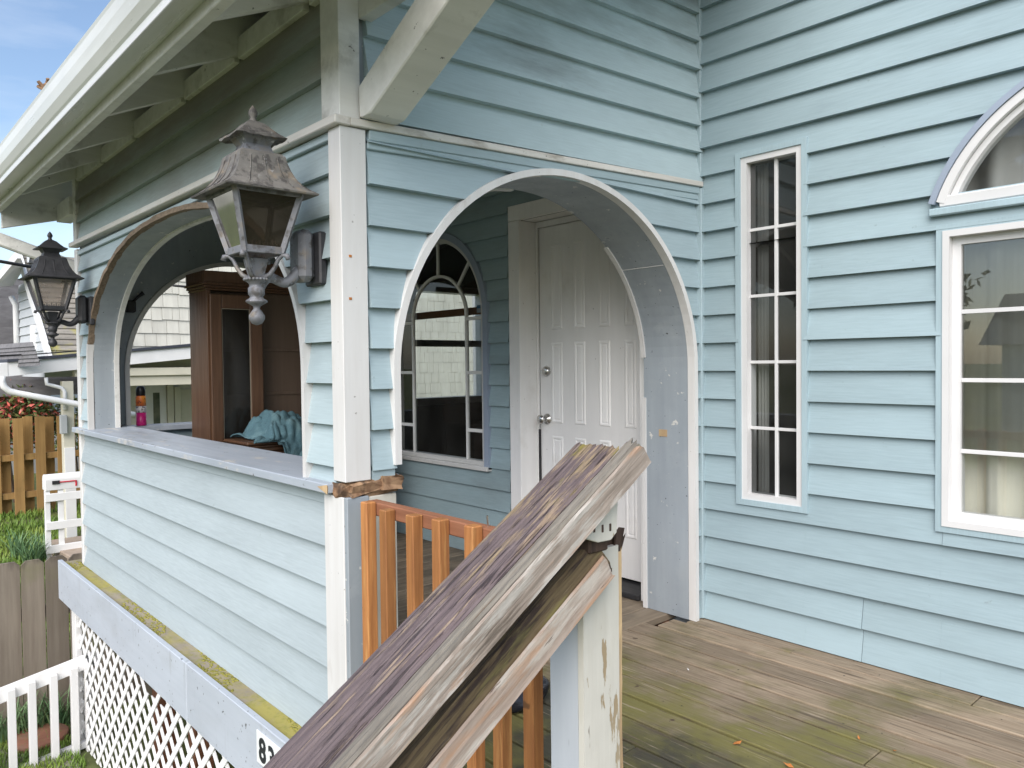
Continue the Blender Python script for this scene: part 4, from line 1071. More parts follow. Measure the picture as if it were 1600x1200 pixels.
# glazed doors: left door shut, the middle bay open
dy0, dy1 = hy0+.012, hy0+.36
for (a, b) in ((dy0, dy0+.075), (dy1-.085, dy1)): box('door_stile', hx1+.001, hx1+.024, a, b, .02, 1.75, m_hutch, ht, .004)
for (a, b) in ((.02, .10), (1.66, 1.75)): box('door_rail', hx1+.001, hx1+.023, dy0+.076, dy1-.086, a, b, m_hutch, ht, .004)
pyd('door_pane', [(hx1+.012, dy0+.07, .1), (hx1+.012, dy1-.08, .1), (hx1+.012, dy1-.08, 1.67), (hx1+.012, dy0+.07, 1.67)], [(0, 1, 2, 3)], glass('hutch_glass', (.6, .62, .62), .05, 1.5, .08, (.25, .24, .22)), ht)
bm = bmesh.new()
for (a, b, c_, d_) in ((dy0+.075, dy1-.085, .10, .104), (dy0+.075, dy1-.085, 1.655, 1.659), (dy0+.075, dy0+.079, .104, 1.655), (dy1-.089, dy1-.085, .104, 1.655)): bxb(bm, hx1+.014, hx1+.018, a, b, c_, d_)
obj('glass_bead', bm, M('pale_bead', (.30, .26, .20), None, bump=0), ht)
box('door_stile', hx1+.001, hx1+.024, hy1-.30, hy1-.24, .02, 1.75, m_hutch, ht, .004)
box('door_stile', hx1+.001, hx1+.024, hy1-.07, hy1-.01, .02, 1.75, m_hutch, ht, .004)
# low chest in front
cs = thing('low_chest', 'low dark wooden chest with moulded top in front of the hutch', 'chest', (-2.54, -.9, 0))
tz = .81
ca_, cb_ = -1.335, -.38
box('chest_body', -2.70, -2.40, ca_+.03, cb_-.03, .02, tz-.065, m_hutch, cs, .004)
box('top_slab', -2.74, -2.355, ca_, cb_, tz-.022, tz, m_hutch, cs, .008)
box('top_moulding', -2.73, -2.368, ca_+.012, cb_-.012, tz-.040, tz-.0225, m_hutch, cs, .006)
box('top_moulding', -2.72, -2.382, ca_+.022, cb_-.022, tz-.064, tz-.0405, m_hutch, cs, .004)
for k in range(2):
    box('drawer_front', -2.3995, -2.388, ca_+.06+.43*k, ca_+.46+.43*k, .42, .72, m_hutch, cs, .005)
# crumpled towel lying on the chest and hanging over its front edge
bm = bmesh.new()
from mathutils import noise as mn
nu, nv = 70, 60
grid = []
for i in range(nu+1):
    row = []
    for j in range(nv+1):
        u, v_ = i/nu, j/nv
        # footprint on the chest: y along the front, x across
        yy = -1.30+.50*u+.03*math.sin(v_*5)
        s = -.36+.62*v_               # signed distance from the front edge (m): negative = on top
        wob = mn.noise(Vector((u*3.1, v_*2.7, .3)))*.05
        d_ = math.hypot((u-.42)/.40, (v_-.30)/.36)
        pile = .135*max(0, 1-d_**2)
        fold = abs(mn.noise(Vector((u*5.2+1.3*v_, v_*4.6-u*1.5, 1.7))))*.075+abs(mn.noise(Vector((u*11, v_*9+u*4, 4.2))))*.045
        if s < 0:
            x_ = -2.365+s*.95; zz = tz+.006+pile+fold*(.35+.65*min(1, pile/.06+.2))
            yy += wob
        else:
            hang = min(1, max(0, (u-.38)/.1))
            dr_ = s*(.15+.85*hang) if u > .3 else s*.05
            x_ = -2.350+.02+fold*.55; zz = tz+.012-dr_+fold*.1+pile*.6
            yy += wob*.5+.02*math.sin(v_*9)
        row.append(bm.verts.new((x_, yy, zz)))
    grid.append(row)
for i in range(nu):
    for j in range(nv): bm.faces.new((grid[i][j], grid[i+1][j], grid[i+1][j+1], grid[i][j+1]))
tw = tag(obj('towel', bm, m_towel, None, None, True), 'crumpled teal towel heaped on the low wooden chest', 'towel')
so = tw.modifiers.new('solid', 'SOLIDIFY'); so.thickness = .007; so.offset = 1
bx = thing('small_carton', 'small pale carton with crumpled paper beside the towel on the chest', 'carton', (-2.46, -.72, tz))
box('carton_body', -2.49, -2.41, -.77, -.68, tz, tz+.06, m_carton, bx, .003)
bm = bmesh.new()
bmesh.ops.create_icosphere(bm, subdivisions=3, radius=.05)
for v_ in bm.verts:
    v_.co *= 1+.5*mn.noise(v_.co*28); v_.co.z *= .75; v_.co.y *= 1.7
    v_.co += Vector((-2.45, -.77, tz+.075))
obj('paper_wad', bm, m_paper, bx)
# spray can on the end sill
sp = pl('x', -3.435, 221, 663)
cn = thing('spray_can', 'black-capped spray can with orange and magenta label on the end sill', 'spray can', (-3.435, sp.y, .878))
cx, cy, cz = -3.435, sp.y, .879
lathe('lower_band', [(.031, 0), (.033, .004), (.033, .090), (.031, .090)], (cx, cy, cz), m_canmag, cn, 24)
lathe('middle_band', [(.031, .0905), (.0331, .0905), (.0331, .135), (.031, .135)], (cx, cy, cz), m_canwh, cn, 24)
lathe('upper_band', [(.031, .1355), (.0331, .1355), (.0331, .200), (.029, .206), (.020, .210)], (cx, cy, cz), m_canor, cn, 24)
lathe('cap', [(.029, .2065), (.031, .209), (.031, .245), (.027, .262), (.018, .272), (.004, .274)], (cx, cy, cz), m_canblack, cn, 24)
# black plastic bag on the deck behind the pickets
bm = bmesh.new()
bmesh.ops.create_icosphere(bm, subdivisions=4, radius=.11)
a = pl('z', .05, 806, 1090)
for v_ in bm.verts:
    v_.co *= 1+.35*mn.noise(v_.co*12); v_.co.z = max(-.05, v_.co.z*.55)
    v_.co += Vector((a.x-.05, a.y+.05, .052))
tag(obj('plastic_bag', bm, m_plastic, None, None, True), 'crumpled black plastic bag on the deck behind the picket railing', 'bag')
# fallen leaves on the deck
for k, (px, py) in enumerate(((1152, 1162), (1232, 1197), (1342, 1154), (1398, 1174), (1075, 1047), (1057, 1050))):
    a = pl('z', .004, px, py)
    r = (.017, .017, .008, .010, .005, .005)[k]; an = random.uniform(0, 6)
    v = [(a.x+math.cos(an+t)*r*s, a.y+math.sin(an+t)*r*s, .004+hh) for t, s, hh in ((0, 1, 0), (1.0, .5, .006), (2.1, .6, .003), (3.14, 1, .009), (4.1, .5, .005), (5.2, .6, .002))]
    tag(pyd('fallen_leaf', v, [(0, 1, 2), (0, 2, 3), (0, 3, 4), (0, 4, 5)], m_leafdead if k < 4 else m_vinyl), 'small orange dead leaf lying on the mossy deck boards' if k < 4 else 'tiny white flake lying on the deck near the arch', 'leaf' if k < 4 else 'paint flake', 'leaves on the deck' if k < 4 else 'paint flakes on the deck')
# twigs caught in the gutter
a = pl('y', -2.49, 66, 150)
tw_ = bmesh.new()
for k in range(9):
    b = Vector((a.x+random.uniform(-.05, .05), -2.47, 2.525)); e = b+Vector((random.uniform(-.05, .05), random.uniform(-.05, .01), random.uniform(.01, .06)))
    tubeb(tw_, [b, e], [.006, .008], 5)
tag(obj('gutter_twigs', tw_, m_rawwood), 'little clump of brown twigs poking out of the white gutter', 'twigs')

# ================================================================== under the porch: lattice
lt = thing('lattice_screen', 'white diamond lattice screen below the porch fascia', 'lattice', (-1.7, -2.04, GZ))
LX0, LX1, LZ0, LZ1 = -3.40, .95, GZ+.02, -.276
pitch, hw = .142, .0155
for dirn, yy in ((1, -2.052), (-1, -2.046)):
    s = LX0-(LZ1-LZ0)
    while s < LX1+(LZ1-LZ0):
        # slat line: x = s + dirn*(z-LZ0) (for dirn 1)
        pa = []
        xa, xb = (s, s+(LZ1-LZ0)) if dirn == 1 else (s+(LZ1-LZ0), s)
        zA, zB = LZ0, LZ1
        # clip in x
        def clip(xq): return LZ0+(xq-xa)/(xb-xa)*(LZ1-LZ0)
        lo, hi = LZ0, LZ1
        for xq in (LX0, LX1):
            zq = clip(xq)
            inside_hi = (xa+(xb-xa)*.999) if True else 0
            if (xa < LX0 and xq == LX0) or (xa > LX1 and xq == LX1): lo = max(lo, zq)
            if (xb < LX0 and xq == LX0) or (xb > LX1 and xq == LX1): hi = min(hi, zq)
        # the screen is broken away along part of its top edge
        xm = xa+(xb-xa)*(hi-LZ0)/(LZ1-LZ0)
        if hi > LZ1-.01:
            if -2.62 < xm < -2.42: hi -= .07
            elif -2.12 < xm < -1.80: hi -= .13
        if hi-lo > .05:
            x0_, x1_ = xa+(xb-xa)*(lo-LZ0)/(LZ1-LZ0), xa+(xb-xa)*(hi-LZ0)/(LZ1-LZ0)
            w_ = hw*math.sqrt(2)
            prism('slat', [(x0_-w_, lo), (x0_+w_, lo), (x1_+w_, hi), (x1_-w_, hi)], 'y', yy-.0028, yy+.0028, m_lattice, lt)
        s += pitch
box('corner_post', -3.50, -3.40, -2.075, -2.035, GZ, -.276, m_railwh2, lt, .003)
for x_, lb in ((-2.5, 'red-brown support post behind the lattice, close to the white corner post'), (-1.9, 'red-brown support post behind the broken top of the lattice'), (-.6, 'red-brown support post behind the lattice below the house number')):
    tag(box('deck_support_post', x_-.05, x_+.05, -1.86, -1.76, GZ, -.04, m_post, None, .003), lb, 'post', 'posts under the porch')
sk = box('under_porch_shade_sheet', -3.3, .95, -1.30, -1.28, GZ, -.22, m_gapshade, H, 0)  # added dark sheet standing in for the shade behind the lattice

# ================================================================== garden left of the porch
fn = thing('grey_fence', 'weathered grey dog-eared plank fence beside the porch corner', 'fence', (-3.9, -2.2, GZ))
y = -3.6
k = 0
while y < -1.15:
    wd = .139+random.uniform(-.002, .002); tz_ = -.035+random.uniform(-.006, .006); e_ = .03
    prism('fence_plank', [(y, GZ), (y+wd, GZ), (y+wd, tz_-e_), (y+wd-e_, tz_), (y+e_, tz_), (y, tz_-e_)], 'x', -3.905+random.uniform(-.002, .002), -3.888, m_greyfence, fn, None, .0015)
    y += wd+random.uniform(.004, .009)
for zz in (-.95, -.45): box('fence_rail', -3.945, -3.906, -3.6, -1.15, zz, zz+.085, m_greyfence, fn, .002)
# white railing sloping away from the porch corner
wr = thing('white_railing', 'white painted picket railing running out from the lattice corner post', 'railing', (-3.3, -2.4, GZ))
r0 = pl('x', -3.3, 149, 1019); r1 = pl('x', -3.3, 0, 1078)
sl_ = (r1.z-r0.z)/(r1.y-r0.y)
zr = lambda yy: r0.z+sl_*(yy-r0.y)
prism('top_rail', [(r0.y+.02, zr(r0.y+.02)), (-3.4, zr(-3.4)), (-3.4, zr(-3.4)-.088), (r0.y+.02, zr(r0.y+.02)-.088)], 'x', -3.34, -3.302, m_railwh2, wr, None, .003)
prism('bottom_rail', [(r0.y+.02, zr(r0.y)-.60), (-3.4, zr(-3.4)-.50), (-3.4, zr(-3.4)-.46), (r0.y+.02, zr(r0.y)-.56)], 'x', -3.34, -3.302, m_railwh2, wr)
for px, py in ((137, 1030), (115, 1043), (83, 1054), (49, 1065), (17, 1077), (-18, 1088), (-54, 1100), (-92, 1114)):
    a = pl('x', -3.285, px, py)
    prism('picket', [(-3.301, a.y-.021), (-3.263, a.y-.021), (-3.263, a.y+.021), (-3.301, a.y+.021)], 'z', GZ, a.z, m_railwh2, wr, None, .002)
d = pl('z', GZ+.03, 67, 1160)
tag(lathe('stepping_disc', [(.10, 0), (.165, .002), (.175, .012), (.175, .042), (.168, .05), (.05, .047), (.02, .048)], (-3.64, -2.255, GZ+.0), m_terra, None, 36), 'round terracotta disc lying on the ground behind the white railing', 'stepping stone')
# grass
def blades(name, n, region, h, wd, mat, label, zoff=GZ):
    v, f = [], []
    for k in range(n):
        x_, y_ = random.uniform(region[0], region[1]), random.uniform(region[2], region[3])
        if mn.noise(Vector((x_*1.5, y_*1.5, 2))) < -.25: continue
        a = random.uniform(0, 6.28); hh = h*random.uniform(.4, 1.1); b = random.uniform(.1, .8)*hh
        dx, dy = math.cos(a), math.sin(a); px_, py_ = -dy*wd/2, dx*wd/2
        i = len(v)
        v += [(x_-px_, y_-py_, zoff), (x_+px_, y_+py_, zoff), (x_+px_*.8+dx*b*.4, y_+py_*.8+dy*b*.4, zoff+hh*.65), (x_-px_*.8+dx*b*.4, y_-py_*.8+dy*b*.4, zoff+hh*.65), (x_+dx*b, y_+dy*b, zoff+hh)]
        f += [(i, i+1, i+2, i+3), (i+3, i+2, i+4)]
    o = pyd(name, v, f, mat, None, None, False, False)
    return stuff(tag(o, label, 'grass'))
blades('grass', 9000, (-3.88, -3.05, -3.4, -2.10), .055, .006, m_grass, 'short green grass between the grey fence and the white railing')
blades('grass', 26000, (-13.2, -4.2, -3.5, 1.2), .13, .016, m_grass, 'rough green lawn beyond the grey fence')
def clump(name, x_, y_, n, h, wd, label, group):
    bm = bmesh.new()
    for k in range(n):
        a = random.uniform(0, 6.28); hh = h*random.uniform(.6, 1.1); out_ = random.uniform(.15, .75)*hh
        bx0, by0 = x_+random.uniform(-.07, .07), y_+random.uniform(-.07, .07)
        dx, dy = math.cos(a), math.sin(a); prev = None
        for s in range(6):
            t = s/5
            c_ = Vector((bx0+dx*out_*t*t, by0+dy*out_*t*t, GZ+hh*(t-.35*t*t*t*(out_/hh))))
            ww = wd*(1-t)**.6*.5+.0005
            r_ = [bm.verts.new(c_+Vector((-dy*ww, dx*ww, 0))), bm.verts.new(c_-Vector((-dy*ww, dx*ww, 0)))]
            if prev: bm.faces.new((prev[0], prev[1], r_[1], r_[0]))
            prev = r_
    return tag(obj(name, bm, m_irisleaf), label, 'plant', group)
for q_ in ((-3.80, -2.42), (-3.82, -2.22), (-3.80, -2.10), (-3.80, -2.60), (-3.79, -2.32)):
    clump('strap_leaf_plant', q_[0], q_[1], 46, .30, .012, 'clump of strap-like green leaves at the foot of the grey fence', 'strap-leaf plants by the grey fence')
for q_ in ((-9.0, -1.28), (-8.8, -1.42), (-9.4, -1.45)):
    clump('daffodil_plant', q_[0], q_[1], 60, .45, .022, 'clump of blue-green daffodil leaves on the lawn by the mailbox stand', 'daffodil leaves on the lawn')

# ---- tan fence, mailbox, post, carport
bf = thing('tan_fence', 'tan cedar shadowbox fence across the lawn', 'fence', (-13, -.6, GZ))
y = -3.2
k = 0
while y < 1.6:
    front = (k % 2 == 0)
    xx = -12.95 if front else -13.12
    box('fence_plank', xx-.01, xx+.01, y, y+.150, GZ+.02, .46+random.uniform(-.02, .02), m_brownfence, bf, .002)
    y += .155+random.uniform(.0, .012)
    k += 1
for zz in (-.90, -.26): box('fence_rail', -13.10, -12.97, -3.2, 1.6, zz, zz+.10, m_brownfence, bf, .002)
mb = thing('mailbox_stand', 'white mailbox with red flag on a white slatted stand', 'mailbox', (-9.0, -1.0, GZ))
ma, mb1 = -1.215, -.70
m0 = pl('x', -9, 70, 766).z
prof = [(-9.09, m0), (-8.91, m0)]
prof = [(-8.91, m0)]+[(-9.0+.09*math.cos(t*PI/10), m0+.13+.07*math.sin(t*PI/10)) for t in range(11)]+[(-9.09, m0)]
prism('mailbox_body', prof, 'y', ma, mb1, m_nwhite, mb, None, .004)
box('flag_arm', -8.905, -8.898, -1.06, -.86, m0+.09, m0+.105, m_red, mb, .002)
box('flag_stem', -8.905, -8.898, -.88, -.86, m0+.03, m0+.10, m_red, mb, .002)
box('flag_tip', -8.906, -8.896, -1.14, -1.055, m0+.075, m0+.12, m_black, mb, .002)
for yy in (-1.19, -1.04, -.66): box('stand_leg', -8.98, -8.93, yy-.03, yy+.03, GZ, m0, m_nwhite, mb, .003)
for zz in (m0-.14, m0-.50, m0-.80): box('stand_rail', -8.93, -8.90, -1.22, -.60, zz, zz+.10, m_nwhite, mb, .003)
s_ = pl('z', GZ+.25, 108, 858)
tag(prism('concrete_step', [(-9.7, -1.12), (-7.6, -1.00), (-7.6, -.2), (-9.7, -.2)], 'z', GZ, GZ+.16, m_tan, None, None, .01), 'tan concrete step by the mailbox stand', 'step')

nb = thing('neighbour_house', 'cream shingled neighbouring house with white carport fascia and mossy roof', 'house', (-12, 1, GZ))
CX = -9.9
# carport fascia, dark edge, beam and post
fz = lambda yy: pl('x', CX, 13, 588).z+(yy-pl('x', CX, 13, 588).y)*((pl('x', CX, 301, 560).z-pl('x', CX, 13, 588).z)/(pl('x', CX, 301, 560).y-pl('x', CX, 13, 588).y))
fy0, fy1 = pl('x', CX, 13, 588).y, 4.0
prism('carport_fascia', [(fy0, fz(fy0)), (fy1, fz(fy1)), (fy1, fz(fy1)+.185), (fy0, fz(fy0)+.185)], 'x', CX-.04, CX, m_nwhite, nb)
prism('carport_roof_edge', [(fy0-.01, fz(fy0)+.187), (fy1, fz(fy1)+.187), (fy1, fz(fy1)+.225), (fy0-.01, fz(fy0)+.225)], 'x', CX-1.9, CX+.03, m_roofdark, nb)
prism('carport_fascia', [(fy0-.004, fz(fy0)+.0), (fy0-.30, fz(fy0)-.02), (fy0-.30, fz(fy0)+.12), (fy0-.004, fz(fy0)+.185)], 'x', CX-1.8, CX+.005, m_nwhite, nb)
box('carport_beam', CX-.22, CX-.06, -.62, 4.0, fz(-.4)-.12, fz(-.4)-.005, m_creamtrim, nb, .003)
box('carport_beam', CX-.24, CX-.10, -.35, 4.0, fz(-.4)-.27, fz(-.4)-.122, m_creamtrim, nb, .003)
pp_ = pl('x', CX-.1, 107, 700)
box('carport_post', CX-.17, CX-.04, pp_.y-.07, pp_.y+.07, GZ, fz(pp_.y)-.15, m_creamtrim, nb, .003)
box('carport_post_facing', CX-.038, CX-.02, pp_.y-.065, pp_.y+.065, GZ, pl('x', CX, 107, 700).z, m_nwhite, nb, .002)
a, b = pl('x', CX+.02, 94, 678), pl('x', CX+.02, 104, 648)
box('meter_box', CX-.018, CX+.06, a.y, b.y, a.z, b.z, m_meter, nb, .006)
tube('white_conduit', [pl('x', CX-.02, q_[0], q_[1]) for q_ in ((72, 590), (73, 600), (85, 603), (96, 606), (101, 612), (102, 640))], .025, m_nwhite, nb, 8)
# white downspout swinging across
tube('downspout', [pl('x', CX+.12, q_[0], q_[1]) for q_ in ((3, 588), (3, 596), (6, 604), (14, 611), (30, 615), (80, 624), (140, 635), (210, 648))], .042, m_nwhite, nb, 10)
# cream shingled wall above the carport roof
WX = -11.6
box('shingle_wall', WX-.2, WX, .05, 9.0, GZ, 4.4, m_creamtrim, nb, 0)
z = 1.42
cnt = 0
row = 0
while z < 3.5:
    y = .05+random.uniform(-.1, 0)
    while y < 3.2:
        wd = random.uniform(.11, .26)
        bm = bmesh.new()
        zb_ = z+random.uniform(-.008, .008)
        v = [bm.verts.new(q_) for q_ in ((WX, y, zb_), (WX+.030, y, zb_), (WX+.030, y+wd-.006, zb_), (WX, y+wd-.006, zb_), (WX+.004, y, zb_+.235), (WX+.008, y, zb_+.235), (WX+.008, y+wd-.006, zb_+.235), (WX+.004, y+wd-.006, zb_+.235))]
        for q_ in ((0, 3, 2, 1), (4, 5, 6, 7), (0, 1, 5, 4), (1, 2, 6, 5), (2, 3, 7, 6), (3, 0, 4, 7)): bm.faces.new([v[i] for i in q_])
        obj('shingle', bm, m_cream, nb); cnt += 1
        y += wd
    z += .225; row += 1
# shingles further along (seen through the rooms): one part
bm = bmesh.new()
z = .2
while z < 3.4:
    y = 3.3
    while y < 8.8:
        wd = random.uniform(.12, .30)
        bxb(bm, WX, WX+.025, y, y+wd-.008, z+random.uniform(-.006, .006), z+.222); y += wd
    z += .225
stuff(obj('far_shingles', bm, m_cream, nb))
box('roof_vent', WX+.0, WX+.5, 1.15, 3.0, 1.45, 1.60, m_roofdark, nb, .004)
# wall and window below the carport
box('ground_wall', WX+.02, WX+.10, .0, 4.0, GZ, 1.25, m_cream, nb, 0)
for k in range(8): box('wall_board', WX+.1005, WX+.118, .0, .62, -.6+.21*k, -.6+.21*k+.203, m_cream, nb, .002)
a0_, a1_ = pl('x', WX+.15, 230, 640).y, pl('x', WX+.15, 258, 640).y
wv = box('window_frame', WX+.10, WX+.17, a0_-.02, a1_+.02, .0, 1.00, m_nwhite, nb, .004)
pyd('window_pane', [(WX+.172, a0_+.09, .08), (WX+.172, a1_-.09, .08), (WX+.172, a1_-.09, .86), (WX+.172, a0_+.09, .86)], [(0, 1, 2, 3)], M('dim_reflective_pane', (.10, .12, .09), (.22, .22, .16), gscale=4, stretch=1, rough=.1, bump=0), nb)
a2_, a3_ = pl('x', WX+.15, 278, 640).y, pl('x', WX+.15, 305, 640).y
box('door_frame', WX+.10, WX+.18, a2_-.06, a2_+.04, GZ, .95, m_creamtrim, nb, .004)
box('side_door', WX+.10, WX+.13, a2_+.045, a3_+.5, GZ, .90, m_creamtrim, nb, .004)
box('door_frame', WX+.10, WX+.20, a1_+.03, a1_+.13, GZ, 1.0, m_creamtrim, nb, .004)
# steep mossy roof and gable further left
ry = -.75
rp0 = pl('y', ry, 31, 396); rp1 = pl('y', ry, 84, 575)
nh = thing('gabled_house', 'pale grey gabled house with steep mossy shingle roof', 'house', (-14, 0, GZ))
d_ = Vector((rp1.x-rp0.x, 0, rp1.z-rp0.z))
nrm = Vector((-d_.z, 0, d_.x)).normalized()
if nrm.z < 0: nrm = -nrm
rows_ = 22
RL_ = .95
for k in range(rows_):
    a = rp0+d_*(k/rows_); b = rp0+d_*((k+1.15)/rows_)
    v = [a+Vector((0, .02, 0)), a+Vector((0, RL_, 0)), b+Vector((0, RL_, 0))+nrm*.022, b+Vector((0, .02, 0))+nrm*.022, b+Vector((0, RL_, 0))-nrm*.01, b+Vector((0, .02, 0))-nrm*.01]
    pyd('shingle_course', v, [(0, 1, 2, 3), (3, 2, 4, 5), (0, 3, 5), (1, 2, 4)], m_shingle, nh)
bar('rake_board', rp0+Vector((0, -.02, 0)), rp1+Vector((0, -.02, 0)), .05, .16, m_nwhite, nh)
# left slope overhang with soffit
so0, so1 = pl('y', ry-.35, 30, 397), pl('y', ry-.35, -12, 448)
si0, si1 = pl('y', ry+.02, 39, 418), pl('y', ry+.02, 20, 447)
bar('rake_board', so0, so1, .05, .13, m_nwhite, nh)
pyd('soffit', [so0, so1, pl('y', ry-.1, -8, 449), si1, si0], [(0, 1, 2, 3, 4)], m_nwhite, nh)
# gable wall boards
z = 1.42
while z < rp0.z-.15:
    t = (rp0.z-z)/(rp0.z-rp1.z)
    xr = rp0.x+(rp1.x-rp0.x)*t-.08
    xl_ = pl('y', ry, 22, 500).x if z < si1.z-.1 else max(pl('y', ry, 22, 500).x, si0.x-(si0.z-z)*1.2)
    pyd('siding_board', [(xl_, ry+.06, z), (xr, ry+.06, z), (xr-.05, ry+.085, z+.15), (xl_, ry+.085, z+.15), (xl_, ry+.10, z), (xr, ry+.10, z)], [(0, 1, 2, 3), (0, 1, 5, 4)], m_greysid, nh)
    z += .148
xd = pl('y', ry, 21, 500).x
box('gable_wall', xd, rp1.x-1.2, ry+.105, ry+.9, 1.15, 1.75, m_greysid, nh, 0)
tube('downspout', [(xd-.02, ry-.02, 2.55), (xd+.10, ry+.02, 2.40), (xd+.10, ry+.02, 1.2)], .045, m_nwhite, nh, 8)
box('gable_window', rp0.x+.42, rp0.x+.70, ry+.04, ry+.10, 1.55, 2.0, m_nwhite, nh, .004)
for k in range(16):
    zz = 2.9-.14*k; xx = xd-1.2+.10*k
    prism('shingle_course', [(-4.0, zz), (3.0, zz), (3.0, zz+.15), (-4.0, zz+.15)], 'x', xx-.5-.02, xx-.5, m_shinglegrey, nh)
for k in range(6):
    q0 = pl('y', -1.3, 0, 538+6*k); q1 = pl('y', -1.3, 52+2*k, 534+6*k)
    pyd('porch_shingle_course', [q0, q1, pl('y', -1.32, 53+2*k, 541+6*k), pl('y', -1.32, -4, 545+6*k)], [(0, 1, 2, 3)], m_shinglegrey, nh)

# flowering shrub behind the tan fence
def shrub(name, c, rx, ry_, rz_, n, leaf, mats, label, cat, seed, trunk=True):
    rnd = random.Random(seed)
    t = thing(name, label, cat, (c[0], c[1], GZ))
    if trunk:
        bm = bmesh.new()
        for k in range(5):
            a = rnd.uniform(0, 6.28)
            tubeb(bm, [(c[0], c[1], GZ), (c[0]+math.cos(a)*rx*.2, c[1]+math.sin(a)*ry_*.2, (GZ+c[2])/2), (c[0]+math.cos(a)*rx*.55, c[1]+math.sin(a)*ry_*.55, c[2]+rz_*.2)], [.035*rx, .025*rx, .008*rx], 6)
        obj('stems', bm, m_bark, t)
    cl_ = [(rnd.gauss(0, .45), rnd.gauss(0, .45), rnd.gauss(0, .45)) for _ in range(28)]
    for mi, (mt, frac) in enumerate(mats):
        v, f = [], []
        for k in range(int(n*frac)):
            q_ = rnd.choice(cl_); s = .27
            o_ = Vector((q_[0]+rnd.gauss(0, s), q_[1]+rnd.gauss(0, s), q_[2]+rnd.gauss(0, s)))
            if o_.length > 1.05: o_ = o_.normalized()*rnd.uniform(.75, 1.08)
            P_ = Vector((c[0]+o_.x*rx, c[1]+o_.y*ry_, c[2]+o_.z*rz_))
            u = Vector((rnd.gauss(0, 1), rnd.gauss(0, 1), rnd.gauss(0, 1))).normalized(); w_ = u.cross(Vector((rnd.gauss(0, 1), rnd.gauss(0, 1), rnd.gauss(0, 1)))).normalized()
            l_ = leaf*rnd.uniform(.6, 1.3); i = len(v)
            v += [P_-u*l_, P_+w_*l_*.4, P_+u*l_, P_-w_*l_*.4]; f += [(i, i+1, i+2, i+3)]
        pyd('blossom' if mt is m_flower else 'foliage', v, f, mt, t, None, False, False)
    return t
s0 = pl('x', -14.4, 22, 632)
shrub('flowering_shrub', (-14.6, s0.y, .45), .8, .75, .75, 5200, .055, ((m_leafgreen, .7), (m_flower, .3)), 'bushy shrub with coral blossoms behind the tan fence', 'shrub', 3)
s1 = pl('x', -14.2, 110, 648)
shrub('garden_shrub', (-14.1, s1.y+.1, .2), .6, .8, .55, 1500, .05, ((m_leafgreen, 1),), 'low yellow-green shrub behind the tan fence near the carport post', 'shrub', 5)
# house far behind the shrub
fb = thing('far_house', 'grey house with white-framed windows behind the flowering shrub', 'house', (-19, 0, GZ))
box('wall', -19.2, -19, -3.5, 6, GZ, 2.0, M('grey_far_wall', (.33, .34, .35), None, bump=.05), fb, 0)
for (a, b) in ((68, 100), (113, 132)):
    ya_, yb_ = pl('x', -19, a, 620).y, pl('x', -19, b, 620).y
    f_ = box('window_frame', -19, -18.92, ya_-.12, yb_+.12, pl('x', -19, a, 648).z, pl('x', -19, a, 603).z, m_nwhite, fb, .004)
    pyd('window_pane', [(-18.91, ya_, pl('x', -19, a, 645).z), (-18.91, yb_, pl('x', -19, a, 645).z), (-18.91, yb_, pl('x', -19, a, 608).z), (-18.91, ya_, pl('x', -19, a, 608).z)], [(0, 1, 2, 3)], M('blue_grey_pane', (.24, .29, .34), None, rough=.15, bump=0), fb)
# overhead cables
def wire(name, pts, r, label):
    o = tube(name, pts, r, m_wire, None, 6); tag(o, label, 'cable', 'overhead cables beside the porch'); return o
wire('overhead_cable', [pl('x', -9.0, -30, 403), pl('x', -9.5, 60, 419), pl('x', -10.4, 140, 428)], .022, 'black cable running in front of the gabled house peak')
wire('overhead_cable', [pl('x', -9.2, -30, 557), pl('x', -9.8, 60, 553), pl('x', -10.8, 140, 547)], .010, 'thin dark cable just above the carport roof')
wire('overhead_cable', [pl('x', -10.2, 270, 446), pl('x', -10.2, 310, 450)], .02, 'short dark cable seen through the far arch above the shingles')

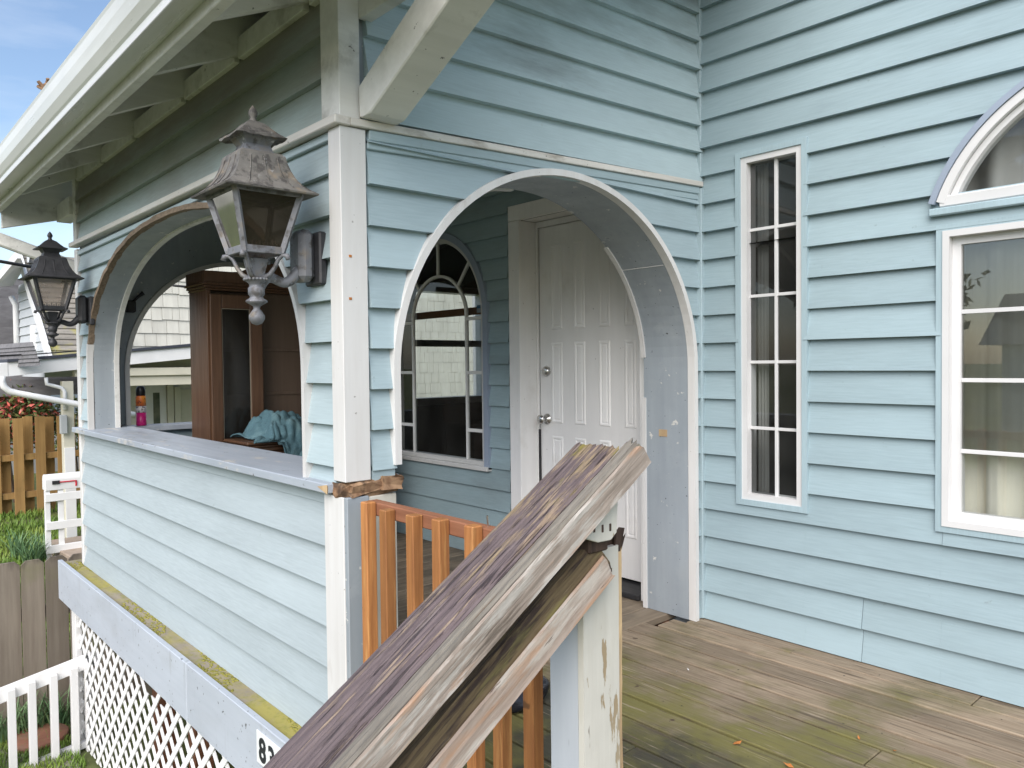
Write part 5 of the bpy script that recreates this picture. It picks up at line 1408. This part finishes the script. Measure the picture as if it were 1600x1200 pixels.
# ================================================================== across the street (seen only as reflections in the panes)
def tree(x_, y_, h, r, seed, label):
    rnd = random.Random(seed)
    t = thing('street_tree', label, 'tree', (x_, y_, GZ), 'trees across the street')
    bm = bmesh.new()
    tubeb(bm, [(x_, y_, GZ), (x_+.1, y_, GZ+h*.35), (x_, y_+.1, GZ+h*.8)], [.28, .2, .06], 8)
    for k in range(6):
        a = rnd.uniform(0, 6.28); z_ = GZ+h*rnd.uniform(.35, .6)
        tubeb(bm, [(x_, y_, z_), (x_+math.cos(a)*r*.7, y_+math.sin(a)*r*.7, z_+h*.2)], [.1, .03], 6)
    obj('trunk', bm, m_bark, t)
    v, f = [], []
    cl_ = []
    for k in range(36):
        a, e = rnd.uniform(0, 6.28), rnd.uniform(-.8, 1)
        rr = r*rnd.uniform(.35, 1)
        cl_.append(Vector((x_+math.cos(a)*rr*math.sqrt(max(0, 1-e*e)), y_+math.sin(a)*rr*math.sqrt(max(0, 1-e*e)), GZ+h*.66+e*h*.30)))
    for k in range(4200):
        c_ = rnd.choice(cl_); P_ = c_+Vector((rnd.gauss(0, r*.16), rnd.gauss(0, r*.16), rnd.gauss(0, r*.16)))
        u = Vector((rnd.gauss(0, 1), rnd.gauss(0, 1), rnd.gauss(0, 1))).normalized(); w_ = u.cross(Vector((rnd.gauss(0, 1), rnd.gauss(0, 1), rnd.gauss(0, 1)))).normalized()
        l_ = .2*rnd.uniform(.6, 1.3); i = len(v)
        v += [P_-u*l_, P_+w_*l_*.5, P_+u*l_, P_-w_*l_*.5]; f += [(i, i+1, i+2, i+3)]
    pyd('crown', v, f, m_treeleaf, t, None, False, False)
tree(-9, -24, 7.0, 2.6, 11, 'round-headed street tree across the road, beside the pale house')
tree(-20, -27, 8.5, 3.0, 12, 'tall broad street tree across the road, far from the pale house')
tree(5, -30, 7.5, 2.8, 13, 'street tree behind the pale house across the road')
fh = thing('pale_house', 'pale single-storey house across the street', 'house', (-3, -25, GZ))
box('wall', -5.5, 2.5, -28, -24, GZ, 1.7, m_greysid, fh, 0)
prism('roof', [(-28.5, 1.7), (-23.5, 1.7), (-26, 3.4)], 'x', -6, 3, m_shinglegrey, fh)
for x_ in (-4.2, -1.2, 1.0): box('window', x_-.5, x_+.5, -23.99, -23.95, .1, 1.2, m_nwhite, fh, .01)
